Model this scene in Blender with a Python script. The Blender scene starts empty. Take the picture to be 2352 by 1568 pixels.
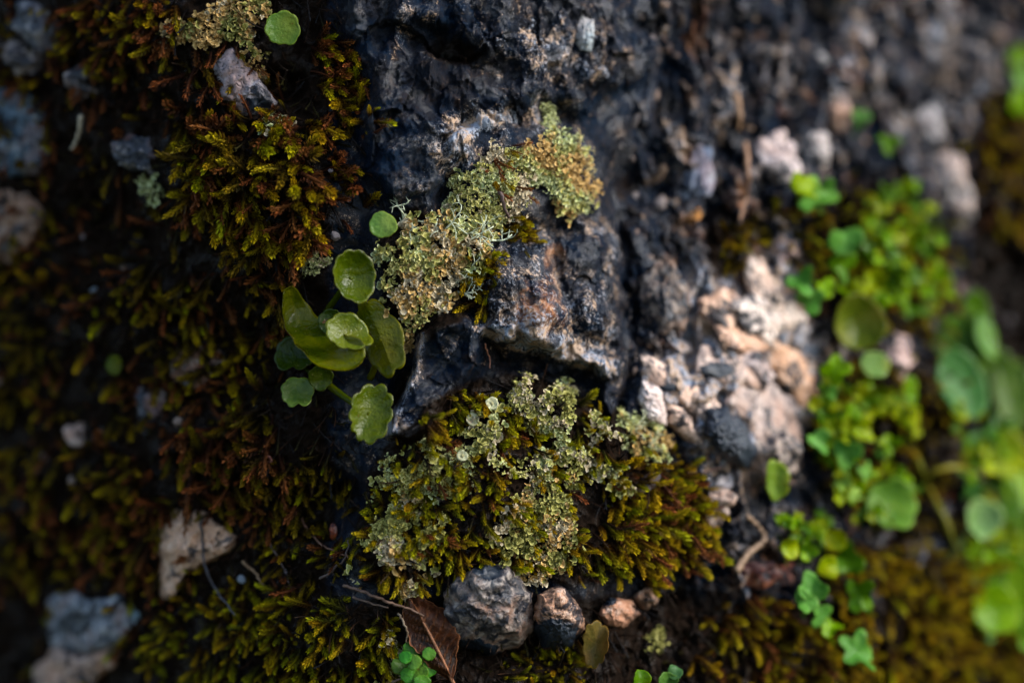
import bpy, math, random
import numpy as np
from mathutils import Vector, Matrix
from mathutils.bvhtree import BVHTree

random.seed(7)
RS = np.random.RandomState(11)
sc = bpy.context.scene
COL = sc.collection

# ------------------------------------------------------------------ camera, sky, sun, exposure
CAM_Z = 1.2
HALF = 0.26                                   # tan of half the horizontal field of view
ASP = 682.0 / 1024.0
cam_d = bpy.data.cameras.new('camera')
cam = bpy.data.objects.new('camera', cam_d)
COL.objects.link(cam)
cam.location = (0, 0, CAM_Z)
cam.rotation_euler = (math.radians(90), 0, 0)
cam_d.sensor_width = 36.0
cam_d.lens = 18.0 / HALF
cam_d.clip_start = 0.01
cam_d.clip_end = 50.0
cam_d.dof.use_dof = True
cam_d.dof.focus_distance = 0.494
cam_d.dof.aperture_fstop = 3.6
sc.camera = cam

SUN_DIR = Vector((0.85, -0.27, 0.60)).normalized()
world = bpy.data.worlds.new('World')
sc.world = world
world.use_nodes = True
wn = world.node_tree
wn.nodes.clear()
sky = wn.nodes.new('ShaderNodeTexSky')
sky.sky_type = 'NISHITA'
sky.sun_disc = False
sky.sun_elevation = math.asin(SUN_DIR.z)
sky.sun_rotation = math.atan2(SUN_DIR.x, SUN_DIR.y)
sky.air_density = 1.0
sky.dust_density = 1.5
bg = wn.nodes.new('ShaderNodeBackground')
bg.inputs['Strength'].default_value = 0.105
wo = wn.nodes.new('ShaderNodeOutputWorld')
wn.links.new(sky.outputs[0], bg.inputs[0])
wn.links.new(bg.outputs[0], wo.inputs[0])

sun_d = bpy.data.lights.new('sun', 'SUN')
sun_d.energy = 1.35
sun_d.angle = math.radians(24)
sun_d.color = (1.0, 0.98, 0.95)
sun = bpy.data.objects.new('sun', sun_d)
COL.objects.link(sun)
sun.rotation_euler = (-SUN_DIR).to_track_quat('-Z', 'Y').to_euler()

sc.view_settings.view_transform = 'Standard'
sc.view_settings.look = 'None'
sc.view_settings.exposure = 1.92
sc.view_settings.gamma = 1.0
sc.view_settings.use_curve_mapping = False
sc.render.engine = 'CYCLES'
sc.cycles.use_denoising = True
sc.cycles.max_bounces = 6
sc.cycles.transparent_max_bounces = 4

# ------------------------------------------------------------------ numpy helpers
_perm = RS.permutation(256)
_perm = np.concatenate([_perm, _perm, _perm]).astype(np.int64)
_g3 = RS.normal(size=(256, 3))
_g3 /= np.linalg.norm(_g3, axis=1)[:, None]


def perlin(P):
    Pi = np.floor(P).astype(np.int64)
    f = P - Pi
    Pi &= 255
    w = f * f * f * (f * (f * 6 - 15) + 10)
    out = 0
    for i in (0, 1):
        a = _perm[Pi[:, 0] + i]
        wx = w[:, 0] if i else 1 - w[:, 0]
        for j in (0, 1):
            b = _perm[a + Pi[:, 1] + j]
            wy = w[:, 1] if j else 1 - w[:, 1]
            for k in (0, 1):
                g = _g3[_perm[b + Pi[:, 2] + k]]
                wz = w[:, 2] if k else 1 - w[:, 2]
                d = g[:, 0] * (f[:, 0] - i) + g[:, 1] * (f[:, 1] - j) + g[:, 2] * (f[:, 2] - k)
                out = out + wx * wy * wz * d
    return out * 1.5


def fbm(P, octs=4, gain=0.5, ridged=False):
    a, s, out = 1.0, 0.0, 0
    for o in range(octs):
        n = perlin(P * (2.03 ** o) + 17.3 * o)
        if ridged:
            n = 1 - 2 * np.abs(n) * 1.3
        out = out + a * n
        s += a
        a *= gain
    return out / s


_jit = RS.rand(256, 256, 2)


def worley(X, Z):
    """F1 and F2 distance to jittered cell points, and a random value of the nearest cell."""
    xi, zi = np.floor(X).astype(np.int64), np.floor(Z).astype(np.int64)
    f1 = np.full(X.shape, 9.0)
    f2 = np.full(X.shape, 9.0)
    idv = np.zeros(X.shape)
    for i in (-1, 0, 1):
        for j in (-1, 0, 1):
            jx = _jit[(xi + i) & 255, (zi + j) & 255]
            d = np.hypot(xi + i + jx[:, 0] - X, zi + j + jx[:, 1] - Z)
            closer = d < f1
            f2 = np.where(closer, f1, np.minimum(f2, d))
            idv = np.where(closer, (jx[:, 0] * 7.13 + jx[:, 1] * 3.7) % 1.0, idv)
            f1 = np.where(closer, d, f1)
    return f1, f2, idv


def broken(X, Z, seed):
    """Angular broken faces: every jittered cell is a tilted plane at its own height."""
    rg = np.random.RandomState(seed)
    grad = rg.normal(size=(256, 256, 2))
    lev = rg.uniform(-1, 1, size=(256, 256))
    xi, zi = np.floor(X).astype(np.int64), np.floor(Z).astype(np.int64)
    f1 = np.full(X.shape, 9.0)
    out = np.zeros(X.shape)
    for i in (-1, 0, 1):
        for j in (-1, 0, 1):
            a, b = (xi + i) & 255, (zi + j) & 255
            jx = _jit[a, b]
            dx, dz = X - (xi + i + jx[:, 0]), Z - (zi + j + jx[:, 1])
            d = np.hypot(dx, dz)
            v = lev[a, b] * 0.6 + grad[a, b, 0] * dx + grad[a, b, 1] * dz
            cl = d < f1
            out = np.where(cl, v, out)
            f1 = np.where(cl, d, f1)
    return out


def sstep(a, b, x):
    t = np.clip((x - a) / (b - a), 0, 1)
    return t * t * (3 - 2 * t)


def blob(U, V, u, v, ru, rv, rot=0.0, p=2.0):
    c, s = math.cos(math.radians(rot)), math.sin(math.radians(rot))
    a = ((U - u) * c + (V - v) * s) / ru
    b = (-(U - u) * s + (V - v) * c) / rv
    return np.exp(-np.power(a * a + b * b, p / 2))


def dome(U, V, u, v, ru, rv, rot=0.0):
    c, s = math.cos(math.radians(rot)), math.sin(math.radians(rot))
    a = ((U - u) * c + (V - v) * s) / ru
    b = (-(U - u) * s + (V - v) * c) / rv
    return np.sqrt(np.clip(1 - a * a - b * b, 0, 1))


def seg_dist(U, V, p, q):
    px, py = p
    dx, dy = q[0] - px, q[1] - py
    t = np.clip(((U - px) * dx + (V - py) * dy) / (dx * dx + dy * dy + 1e-9), 0, 1)
    return np.hypot(U - px - t * dx, V - py - t * dy)


def line_dist(U, V, pts):
    d = np.full(U.shape, 1e9)
    for p, q in zip(pts[:-1], pts[1:]):
        d = np.minimum(d, seg_dist(U, V, p, q))
    return d


def inside(U, V, pts):
    r = np.zeros(np.shape(U), bool)
    n = len(pts)
    for i in range(n):
        x1, y1 = pts[i]
        x2, y2 = pts[(i + 1) % n]
        if y1 == y2:
            continue
        c = ((y1 > V) != (y2 > V)) & (U < (x2 - x1) * (V - y1) / (y2 - y1) + x1)
        r ^= c
    return r


def poly_sd(U, V, pts):
    d = line_dist(U, V, list(pts) + [pts[0]])
    return np.where(inside(U, V, pts), d, -d)


def plateau(U, V, pts, soft):
    return sstep(-soft, soft, poly_sd(U, V, pts))


# picture coordinates run over 2352 x 1568
def ray_dir(u, v):
    return Vector(((u / 2352.0 - 0.5) * 2 * HALF, 1.0, -(v / 1568.0 - 0.5) * 2 * HALF * ASP))


def wall_y(x, z):
    """The undisplaced rock face: leaning back, receding to the right."""
    q = x + 0.20 * z

    def sp(t, w):
        return w * np.log1p(np.exp(np.clip(t / w, -40, 40)))
    return 0.5 + 0.16 * q + 0.60 * sp(q, 0.012) + 0.16 * sp(q - 0.035, 0.01) + 1.10 * sp(-(q + 0.055), 0.016) - 0.3 * sp(q - 0.22, 0.05) - 0.4 * sp(-(q + 0.2), 0.05)


def project(x, y, z):
    return (x / y / (2 * HALF) + 0.5) * 2352.0, (0.5 - z / y / (2 * HALF * ASP)) * 1568.0


# ------------------------------------------------------------------ mesh and object helpers
def mesh_np(name, V, F, mat, color=None, smooth=True, zone=None):
    V = np.asarray(V, np.float32)
    F = np.asarray(F, np.int32)
    me = bpy.data.meshes.new(name)
    n, k = F.shape
    me.vertices.add(len(V))
    me.vertices.foreach_set('co', V.ravel())
    me.loops.add(n * k)
    me.loops.foreach_set('vertex_index', F.ravel())
    me.polygons.add(n)
    me.polygons.foreach_set('loop_start', np.arange(0, n * k, k, dtype=np.int32))
    me.polygons.foreach_set('loop_total', np.full(n, k, np.int32))
    me.polygons.foreach_set('use_smooth', np.full(n, smooth, bool))
    for nm, c in (('tint', color), ('zone', zone)):
        if c is not None:
            at = me.color_attributes.new(nm, 'FLOAT_COLOR', 'POINT')
            c = np.asarray(c, np.float32)
            if c.shape[1] == 3:
                c = np.concatenate([c, np.ones((len(c), 1), np.float32)], 1)
            at.data.foreach_set('color', c.ravel())
    me.materials.append(mat)
    me.update()
    me.validate()
    return me


def link(name, me, parent=None, M=None, color=None):
    o = bpy.data.objects.new(name, me)
    COL.objects.link(o)
    if parent is not None:
        o.parent = parent
    if M is not None:
        o.matrix_basis = M
    if color is not None:
        o.color = (color[0], color[1], color[2], 1)
    return o


def tag(o, label, cat, group=None, kind=None):
    o['label'] = label
    o['category'] = cat
    if group:
        o['group'] = group
    if kind:
        o['kind'] = kind
    return o


def empty(name, loc):
    o = bpy.data.objects.new(name, None)
    COL.objects.link(o)
    o.location = loc
    o.empty_display_size = 0.005
    return o


def frame(n, up=Vector((0, 0, 1)), roll=0.0):
    """Rotation whose Z is n and whose Y leans towards up."""
    n = Vector(n).normalized()
    x = Vector(up).cross(n)
    if x.length < 1e-4:
        x = Vector((1, 0, 0))
    x.normalize()
    y = n.cross(x)
    m = Matrix((x, y, n)).transposed()
    return m @ Matrix.Rotation(roll, 3, 'Z')


def trs(p, R3, s):
    if isinstance(s, (int, float)):
        s = (s, s, s)
    return Matrix.Translation(p) @ R3.to_4x4() @ Matrix.Diagonal((s[0], s[1], s[2], 1))


def tube(pts, radii, sides=6):
    pts = [Vector(p) for p in pts]
    V, F = [], []
    n = len(pts)
    t0 = (pts[1] - pts[0]).normalized()
    ref = Vector((0, 0, 1)) if abs(t0.z) < 0.9 else Vector((1, 0, 0))
    for i, p in enumerate(pts):
        t = (pts[min(i + 1, n - 1)] - pts[max(i - 1, 0)]).normalized()
        a = t.cross(ref)
        if a.length < 1e-6:
            a = Vector((1, 0, 0))
        a.normalize()
        b = t.cross(a)
        ref = a.cross(t)
        for k in range(sides):
            an = 2 * math.pi * k / sides
            V.append(p + (a * math.cos(an) + b * math.sin(an)) * radii[i])
    for i in range(n - 1):
        for k in range(sides):
            k2 = (k + 1) % sides
            F.append((i * sides + k, i * sides + k2, (i + 1) * sides + k2, (i + 1) * sides + k))
    V.append(pts[0]); V.append(pts[-1])
    a, b = len(V) - 2, len(V) - 1
    for k in range(sides):
        k2 = (k + 1) % sides
        F.append((a, k2, k, a))
        F.append((b, (n - 1) * sides + k, (n - 1) * sides + k2, b))
    return np.array([tuple(v) for v in V]), F


def mesh_mixed(name, V, F, mat, color=None, smooth=True):
    """from_pydata for meshes with triangles written as quads with a doubled corner."""
    me = bpy.data.meshes.new(name)
    FF = []
    for f in F:
        f = tuple(int(i) for i in f)
        if len(f) == 4 and (f[3] == f[0] or f[3] == f[2]):
            f = f[:3]
        FF.append(f)
    me.from_pydata([tuple(map(float, v)) for v in V], [], FF)
    if smooth:
        me.polygons.foreach_set('use_smooth', np.ones(len(me.polygons), bool))
    if color is not None:
        at = me.color_attributes.new('tint', 'FLOAT_COLOR', 'POINT')
        c = np.asarray(color, np.float32)
        c = np.concatenate([c, np.ones((len(c), 1), np.float32)], 1)
        at.data.foreach_set('color', c.ravel())
    me.materials.append(mat)
    me.update()
    return me


# ------------------------------------------------------------------ materials
class NT:
    def __init__(self, name):
        self.m = bpy.data.materials.new(name)
        self.m.use_nodes = True
        self.t = self.m.node_tree
        self.t.nodes.clear()
        self.out = self.t.nodes.new('ShaderNodeOutputMaterial')
        self.p = self.t.nodes.new('ShaderNodeBsdfPrincipled')
        self.t.links.new(self.p.outputs[0], self.out.inputs[0])
        tc = self.t.nodes.new('ShaderNodeTexCoord')
        self.co = tc.outputs['Object']

    def ln(self, a, b):
        self.t.links.new(a, b)

    def put(self, sock, v):
        if hasattr(v, 'default_value') and not isinstance(v, (int, float, tuple)):
            self.ln(v, sock)
        elif isinstance(v, tuple) and len(v) == 3 and len(sock.default_value) == 4:
            sock.default_value = (*v, 1)
        else:
            sock.default_value = v

    def noise(self, scale, detail=4, rough=0.55, dist=0.0, co=None):
        n = self.t.nodes.new('ShaderNodeTexNoise')
        self.ln(co or self.co, n.inputs['Vector'])
        n.inputs['Scale'].default_value = scale
        n.inputs['Detail'].default_value = detail
        n.inputs['Roughness'].default_value = rough
        n.inputs['Distortion'].default_value = dist
        return n.outputs['Fac']

    def voro(self, scale, feature='F1', out='Distance'):
        n = self.t.nodes.new('ShaderNodeTexVoronoi')
        n.feature = feature
        self.ln(self.co, n.inputs['Vector'])
        n.inputs['Scale'].default_value = scale
        return n.outputs[out]

    def math(self, op, a, b=0.0, c=0.0):
        n = self.t.nodes.new('ShaderNodeMath')
        n.operation = op
        for i, v in enumerate((a, b, c)):
            self.put(n.inputs[i], v)
        return n.outputs[0]

    def ss(self, x, a, b, lo=0.0, hi=1.0):
        n = self.t.nodes.new('ShaderNodeMapRange')
        n.interpolation_type = 'SMOOTHSTEP'
        for nm, v in (('Value', x), ('From Min', a), ('From Max', b), ('To Min', lo), ('To Max', hi)):
            self.put(n.inputs[nm], v)
        return n.outputs[0]

    def mix(self, f, a, b, mode='MIX'):
        n = self.t.nodes.new('ShaderNodeMix')
        n.data_type = 'RGBA'
        n.blend_type = mode
        self.put(n.inputs[0], f)
        self.put(n.inputs[6], a)
        self.put(n.inputs[7], b)
        return n.outputs[2]

    def attr(self, name):
        n = self.t.nodes.new('ShaderNodeVertexColor')
        n.layer_name = name
        return n.outputs[0]

    def sep(self, c):
        n = self.t.nodes.new('ShaderNodeSeparateColor')
        self.ln(c, n.inputs[0])
        return n.outputs

    def info(self, out):
        n = self.t.nodes.new('ShaderNodeObjectInfo')
        return n.outputs[out]

    def bump(self, h, dist, strength=1.0, prev=None):
        n = self.t.nodes.new('ShaderNodeBump')
        n.inputs['Strength'].default_value = strength
        n.inputs['Distance'].default_value = dist
        self.ln(h, n.inputs['Height'])
        if prev is not None:
            self.ln(prev, n.inputs['Normal'])
        return n.outputs[0]

    def set(self, **kw):
        names = dict(color='Base Color', rough='Roughness', spec='Specular IOR Level', normal='Normal',
                     coat='Coat Weight', coat_rough='Coat Roughness')
        for k, v in kw.items():
            self.put(self.p.inputs[names[k]], v)

    def translucent(self, col, fac):
        tr = self.t.nodes.new('ShaderNodeBsdfTranslucent')
        self.put(tr.inputs[0], col)
        mx = self.t.nodes.new('ShaderNodeMixShader')
        mx.inputs[0].default_value = fac
        self.ln(self.p.outputs[0], mx.inputs[1])
        self.ln(tr.outputs[0], mx.inputs[2])
        self.ln(mx.outputs[0], self.out.inputs[0])


def rock_material():
    m = NT('weathered rock')
    z = m.sep(m.attr('zone'))                 # red: pale crust, green: tan mineral, blue: dark, on soil, wet film and in carved hollows
    n1 = m.noise(70, 5, 0.6, 0.4)
    n2 = m.noise(240, 6, 0.68, 0.5)
    n3 = m.noise(1250, 5, 0.72)
    n4 = m.noise(3300, 3, 0.7)
    col = m.mix(m.ss(n1, 0.40, 0.62), (0.003, 0.009, 0.020), (0.010, 0.011, 0.015))  # bluish dark base: the blue sky reflection is put into the colour
    col = m.mix(m.ss(n2, 0.50, 0.68, 0, 0.7), col, (0.034, 0.022, 0.017))
    tan_f = m.ss(m.math('ADD', m.math('MULTIPLY', z[1], 0.55), m.math('MULTIPLY', n2, 0.62)), 0.52, 0.74)
    col = m.mix(tan_f, col, m.mix(m.ss(n1, 0.42, 0.6), (0.30, 0.115, 0.040), (0.22, 0.145, 0.095)))
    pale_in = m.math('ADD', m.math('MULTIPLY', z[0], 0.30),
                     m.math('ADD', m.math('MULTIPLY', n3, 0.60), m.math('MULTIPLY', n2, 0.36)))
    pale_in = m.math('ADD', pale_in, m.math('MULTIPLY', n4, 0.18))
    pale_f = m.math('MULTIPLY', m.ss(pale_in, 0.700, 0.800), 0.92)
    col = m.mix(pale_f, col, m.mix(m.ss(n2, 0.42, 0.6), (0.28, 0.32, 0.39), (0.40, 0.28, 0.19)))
    blotch = m.ss(m.noise(150, 5, 0.62, 0.6), 0.49, 0.38)
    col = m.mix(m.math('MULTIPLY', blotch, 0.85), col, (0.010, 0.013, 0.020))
    wv = m.t.nodes.new('ShaderNodeVectorMath')
    wv.operation = 'ADD'
    cmb = m.t.nodes.new('ShaderNodeCombineXYZ')
    for i_ in range(3):
        m.ln(m.math('MULTIPLY', n1 if i_ else n2, 0.012), cmb.inputs[i_])
    m.ln(m.co, wv.inputs[0])
    m.ln(cmb.outputs[0], wv.inputs[1])
    old, m.co = m.co, wv.outputs[0]
    crack = m.ss(m.voro(70, 'DISTANCE_TO_EDGE'), 0.035, 0.0)
    m.co = old
    col = m.mix(m.math('MULTIPLY', crack, 0.7), col, (0.006, 0.006, 0.007))
    pit = m.ss(n3, 0.34, 0.44)
    col = m.mix(m.math('MULTIPLY', m.math('SUBTRACT', 1.0, pit), 0.8), col, (0.012, 0.010, 0.009))
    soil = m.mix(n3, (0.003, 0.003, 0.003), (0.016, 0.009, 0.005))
    dark_f = m.ss(m.math('ADD', z[2], m.math('MULTIPLY', n2, 0.35)), 0.55, 0.85)
    col = m.mix(dark_f, col, soil)
    rough = m.ss(n2, 0.35, 0.65, 0.22, 0.55)
    rough = m.mix(pale_f, rough, (0.75, 0.75, 0.75))
    rough = m.mix(dark_f, rough, (0.6, 0.6, 0.6))
    film = m.ss(m.noise(120, 4, 0.6, 0.5), 0.49, 0.57)
    spec = m.math('MULTIPLY', m.math('ADD', 0.03, m.math('MULTIPLY', film, 0.34)), m.math('SUBTRACT', 1.0, m.math('MULTIPLY', dark_f, 0.6)))
    rough = m.mix(film, rough, (0.10, 0.10, 0.10))
    b = m.bump(n2, 0.0014, 0.7)
    b = m.bump(n3, 0.0005, 0.8, b)
    b = m.bump(n4, 0.00025, 0.8, b)
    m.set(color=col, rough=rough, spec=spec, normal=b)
    return m.m


def stone_material():
    m = NT('stone')
    base = m.info('Color')
    rnd = m.info('Random')
    off = m.t.nodes.new('ShaderNodeVectorMath')
    off.operation = 'ADD'
    m.ln(m.co, off.inputs[0])
    comb = m.t.nodes.new('ShaderNodeCombineXYZ')
    for i in range(3):
        m.ln(m.math('MULTIPLY', rnd, 3.1 + 2.7 * i), comb.inputs[i])
    m.ln(comb.outputs[0], off.inputs[1])
    m.co = off.outputs[0]
    n1 = m.noise(75, 5, 0.6, 0.5)
    n2 = m.noise(300, 6, 0.65, 0.3)
    n3 = m.noise(1100, 4, 0.7)
    base = m.mix(1.0, base, (0.86, 0.79, 0.77), 'MULTIPLY')
    col = m.mix(m.ss(n1, 0.47, 0.60, 0, 0.75), base, m.mix(0.42, base, (0.26, 0.095, 0.028)))
    col = m.mix(m.ss(n2, 0.52, 0.64, 0, 0.8), col, m.mix(0.45, col, (0.50, 0.45, 0.40)))
    dk = m.ss(m.math('ADD', m.math('MULTIPLY', n1, 0.45), m.math('MULTIPLY', n2, 0.55)), 0.51, 0.43, 0, 0.96)
    col = m.mix(dk, col, (0.010, 0.013, 0.020))
    col = m.mix(m.ss(n3, 0.45, 0.33, 0, 0.9), col, (0.014, 0.011, 0.010))
    stain = m.sep(m.attr('tint'))[0]
    col = m.mix(m.ss(m.math('ADD', stain, m.math('MULTIPLY', m.math('SUBTRACT', n2, 0.5), 2.2)), 0.42, 0.58), col, (0.007, 0.013, 0.022))
    b = m.bump(n2, 0.0010, 0.6)
    b = m.bump(n3, 0.0004, 0.7, b)
    m.set(color=col, rough=m.ss(n2, 0.35, 0.65, 0.3, 0.65), spec=m.math('ADD', 0.08, m.math('MULTIPLY', m.math('ADD', dk, stain), 0.25)), normal=b)
    return m.m


def moss_material():
    m = NT('moss')
    c = m.attr('tint')
    m.set(color=c, rough=0.5, spec=0.06)
    m.translucent(c, 0.18)
    return m.m


def lichen_material():
    m = NT('lichen')
    n = m.noise(1500, 3, 0.7)
    c = m.mix(m.ss(n, 0.35, 0.65, 0.0, 0.35), m.attr('tint'), (0.16, 0.13, 0.06))
    m.set(color=c, rough=0.8, spec=0.12, normal=m.bump(n, 0.0004, 0.6))
    return m.m


def leaf_material(name, gloss):
    m = NT(name)
    base = m.info('Color')
    a = m.sep(m.attr('tint'))                 # red: 0 centre to 1 rim, green: vein
    n1 = m.noise(130, 4, 0.6)
    n2 = m.noise(900, 4, 0.65)
    c = m.mix(m.ss(n1, 0.38, 0.64), m.mix(1.0, base, (0.55, 0.68, 0.5), 'MULTIPLY'), base)
    c = m.mix(m.ss(m.noise(45, 3, 0.6), 0.55, 0.70, 0, 0.5), c, m.mix(1.0, base, (1.5, 1.0, 0.4), 'MULTIPLY'))
    c = m.mix(m.ss(a[0], 0.92, 1.0, 0, 0.4), c, m.mix(1.0, base, (1.9, 1.35, 0.5), 'MULTIPLY'))
    c = m.mix(m.math('MULTIPLY', a[1], 0.55), c, m.mix(1.0, base, (1.7, 1.45, 1.2), 'MULTIPLY'))
    c = m.mix(m.ss(n2, 0.66, 0.74, 0, 0.65), c, (0.34, 0.30, 0.14))
    c = m.mix(m.ss(m.noise(330, 3, 0.6), 0.68, 0.74, 0, 0.8), c, (0.09, 0.03, 0.01))
    b = m.bump(n1, 0.003, 0.5)
    b = m.bump(n2, 0.0004, 0.5, b)
    m.set(color=c, rough=m.ss(n1, 0.35, 0.65, 0.10, 0.22), spec=gloss, normal=b)
    m.translucent(m.mix(1.0, c, (1.5, 1.4, 0.3), 'MULTIPLY'), 0.25)
    return m.m


def dead_leaf_material():
    m = NT('dead leaf')
    a = m.sep(m.attr('tint'))
    n1 = m.noise(170, 5, 0.65, 0.4)
    n2 = m.noise(1000, 4, 0.7)
    c = m.mix(m.ss(n1, 0.38, 0.64), (0.006, 0.002, 0.001), (0.040, 0.011, 0.003))
    c = m.mix(m.ss(n2, 0.55, 0.75, 0, 0.5), c, (0.16, 0.065, 0.025))
    c = m.mix(m.math('MULTIPLY', a[1], 0.7), c, (0.16, 0.06, 0.024))
    c = m.mix(m.ss(a[0], 0.9, 1.0, 0, 0.6), c, (0.26, 0.10, 0.04))
    b = m.bump(a[1], 0.0008, 0.9)
    b = m.bump(n2, 0.0005, 0.7, b)
    m.set(color=c, rough=0.4, spec=0.12, normal=b)
    return m.m


def twig_material():
    m = NT('twig bark')
    base = m.info('Color')
    n = m.noise(700, 4, 0.7)
    c = m.mix(m.ss(n, 0.35, 0.65), m.mix(1.0, base, (0.5, 0.45, 0.4), 'MULTIPLY'), base)
    m.set(color=c, rough=0.6, spec=0.3, normal=m.bump(n, 0.0005, 0.7))
    return m.m


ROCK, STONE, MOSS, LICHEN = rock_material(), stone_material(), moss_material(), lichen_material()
LEAF, WETLEAF, DEAD, TWIG = leaf_material('fresh leaf', 0.07), leaf_material('wet leaf', 0.17), dead_leaf_material(), twig_material()

# ------------------------------------------------------------------ the rock face
NOSE = [(1112, 566), (1180, 545), (1290, 524), (1400, 512), (1424, 560), (1418, 700), (1412, 846), (1385, 858),
        (1340, 832), (1250, 815), (1170, 788), (1112, 762)]
UPPER = [(800, -80), (1590, -80), (1570, 60), (1490, 170), (1350, 240), (1240, 250), (1180, 290), (1080, 340),
         (1030, 420), (1000, 480), (880, 470), (845, 330), (850, 180), (800, 90)]
FOOT = [(975, 762), (1050, 720), (1100, 740), (1110, 800), (1090, 850), (1010, 930), (1000, 985), (940, 1003),
        (893, 992), (905, 930), (950, 860)]
CUSH = [(840, 1120), (900, 1000), (1010, 900), (1100, 862), (1250, 866), (1380, 935), (1450, 1000), (1600, 1080),
        (1620, 1180), (1500, 1280), (1340, 1340), (1200, 1325), (1000, 1330), (830, 1330), (800, 1250)]


def axis_coords(lo, hi, segs, out_lo, out_hi):
    xs = []
    for a, b, d in segs:
        xs.append(np.arange(a, b, d))
    xs = np.concatenate(xs)
    left, right, s, x = [], [], segs[0][2], lo
    while x > out_lo:
        s *= 1.16
        x -= s
        left.append(x)
    s, x = segs[-1][2], xs[-1]
    while x < out_hi:
        s *= 1.16
        x += s
        right.append(x)
    return np.concatenate([np.array(left[::-1]), xs, np.array(right)])


gx = axis_coords(-0.156, 0.185, [(-0.156, -0.055, 0.0005), (-0.055, 0.062, 0.0003), (0.062, 0.185, 0.00055)], -0.42, 0.45)
gz = axis_coords(-0.118, 0.118, [(-0.118, 0.118, 0.00038)], -0.38, 0.38)
NX, NZ = len(gx), len(gz)
X, Z = [a.ravel() for a in np.meshgrid(gx, gz)]
Y = wall_y(X, Z)
U, V = project(X, Y, Z)
P3 = np.stack([X, Y, Z], 1)

mm = 0.001
h = np.zeros(X.shape)
wob = 26 * fbm(P3 * 110, 3)                    # wobble so that no outline is straight
wob2 = 26 * fbm(P3 * 110 + 50, 3)
Uw, Vw = U + wob, V + wob2
# general relief
h += 7.5 * fbm(P3 * 22, 3)
rock_mask = np.maximum.reduce([plateau(U, V, UPPER, 60), plateau(U, V, NOSE, 40), plateau(U, V, FOOT, 30),
                               sstep(1400, 1500, U)])
W1 = np.stack([fbm(P3 * 40 + 7, 2), fbm(P3 * 40 + 27, 2), fbm(P3 * 40 + 57, 2)], 1) * 0.012
facet = fbm((P3 + W1) * np.array([50, 50, 36]) + 9, 6, 0.52, True)
nose_soft = plateau(U, V, NOSE, 40)
h += (0.8 + 3.4 * rock_mask * (1 - 0.5 * nose_soft)) * (facet - 0.3)
h += (0.5 + 0.7 * rock_mask * (1 - 0.6 * nose_soft)) * fbm(P3 * 260, 4, 0.55)
h += 0.28 * fbm(P3 * 1100, 2, 0.6)
WX = 0.22 * np.stack([fbm(P3 * 160 + 7, 3), fbm(P3 * 160 + 37, 3)], 1)
brk = broken(X * 88 + WX[:, 0], Z * 66 + WX[:, 1], 5)
brk2 = broken(X * 210 + 2 * WX[:, 0], Z * 170 + 2 * WX[:, 1], 6)
brk3 = broken(X * 520 + 4 * WX[:, 0], Z * 430 + 4 * WX[:, 1], 8)
h += rock_mask * (2.2 * brk + 0.95 * brk2 + 0.28 * brk3) * (1 - 0.35 * nose_soft)
# lumpy conglomerate to the right and lumps at the far left
f1, f2, cid = worley(X * 105 + 0.35 * fbm(P3 * 90, 2), Z * 70 + 0.35 * fbm(P3 * 90 + 5, 2))
lump = np.sqrt(np.clip(f2 - f1, 0, 1))
cong = sstep(1430, 1560, U)
crag = fbm((P3 + 1.5 * W1) * np.array([95, 95, 48]) + 19, 5, 0.55, True)
h += cong * (6.0 * (crag - 0.25) + 2.6 * lump - 1.3 + 1.5 * (cid - 0.5))
f1b, f2b, cidb = worley(X * 230 + 0.4 * fbm(P3 * 150, 2), Z * 170)
h += (0.20 + 0.35 * cong) * 1.6 * (np.sqrt(np.clip(f2b - f1b, 0, 1)) - 0.5)
# named features
h += 9.0 * plateau(Uw, Vw, UPPER, 34)
h -= 10.0 * blob(Uw, Vw, 1015, 108, 85, 34, 15, 3)
h -= 6.0 * blob(Uw, Vw, 1120, 165, 70, 35, 25, 3)
h += 4.0 * np.exp(-(line_dist(Uw, Vw, [(935, 40), (925, 90), (880, 150)]) / 20) ** 2)
h -= 2.5 * np.exp(-(line_dist(Uw, Vw, [(1000, 480), (1040, 390), (1100, 330), (1200, 275)]) / 18) ** 2)
h -= 2.2 * np.exp(-(line_dist(Uw, Vw, [(930, 190), (1000, 250), (1090, 300)]) / 22) ** 2)
h += 13.5 * plateau(Uw + 1.6 * wob, Vw + 1.6 * wob2, NOSE, 40) * (0.45 + 0.55 * sstep(1450, 1290, U)) * (0.6 + 0.4 * sstep(520, 760, V))
nose_in = plateau(Uw, Vw, NOSE, 40)
h += 3.4 * nose_in * fbm(P3 * np.array([75, 75, 55]) + 3, 3, 0.5)
h -= 3.2 * blob(U, V, 1318, 778, 60, 20, 25, 3) - 2.6 * blob(U, V, 1368, 838, 30, 16, 20)
h += 2.6 * np.exp(-(line_dist(Uw, Vw, [(1112, 762), (1190, 785), (1290, 806), (1385, 846)]) / 26) ** 2)
h += 4.5 * blob(U, V, 1185, 640, 56, 66, 0, 3) + 5.0 * blob(U, V, 1255, 720, 46, 66, -15, 3) + 5.0 * blob(U, V, 1345, 580, 52, 40, 0, 4) + 4.0 * blob(U, V, 1365, 700, 34, 66, 0, 3)
h -= 3.0 * np.exp(-(line_dist(Uw, Vw, [(1270, 560), (1290, 660), (1320, 760), (1400, 800)]) / 16) ** 2)
h -= 8.5 * plateau(Uw + 1.3 * wob, Vw + 1.3 * wob2, [(1140, 822), (1250, 842), (1390, 884), (1386, 960), (1310, 920), (1180, 870)], 24)
h += 4.5 * np.exp(-(line_dist(Uw + wob, Vw, [(1392, 860), (1398, 940), (1398, 1020)]) / 18) ** 2)
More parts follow.
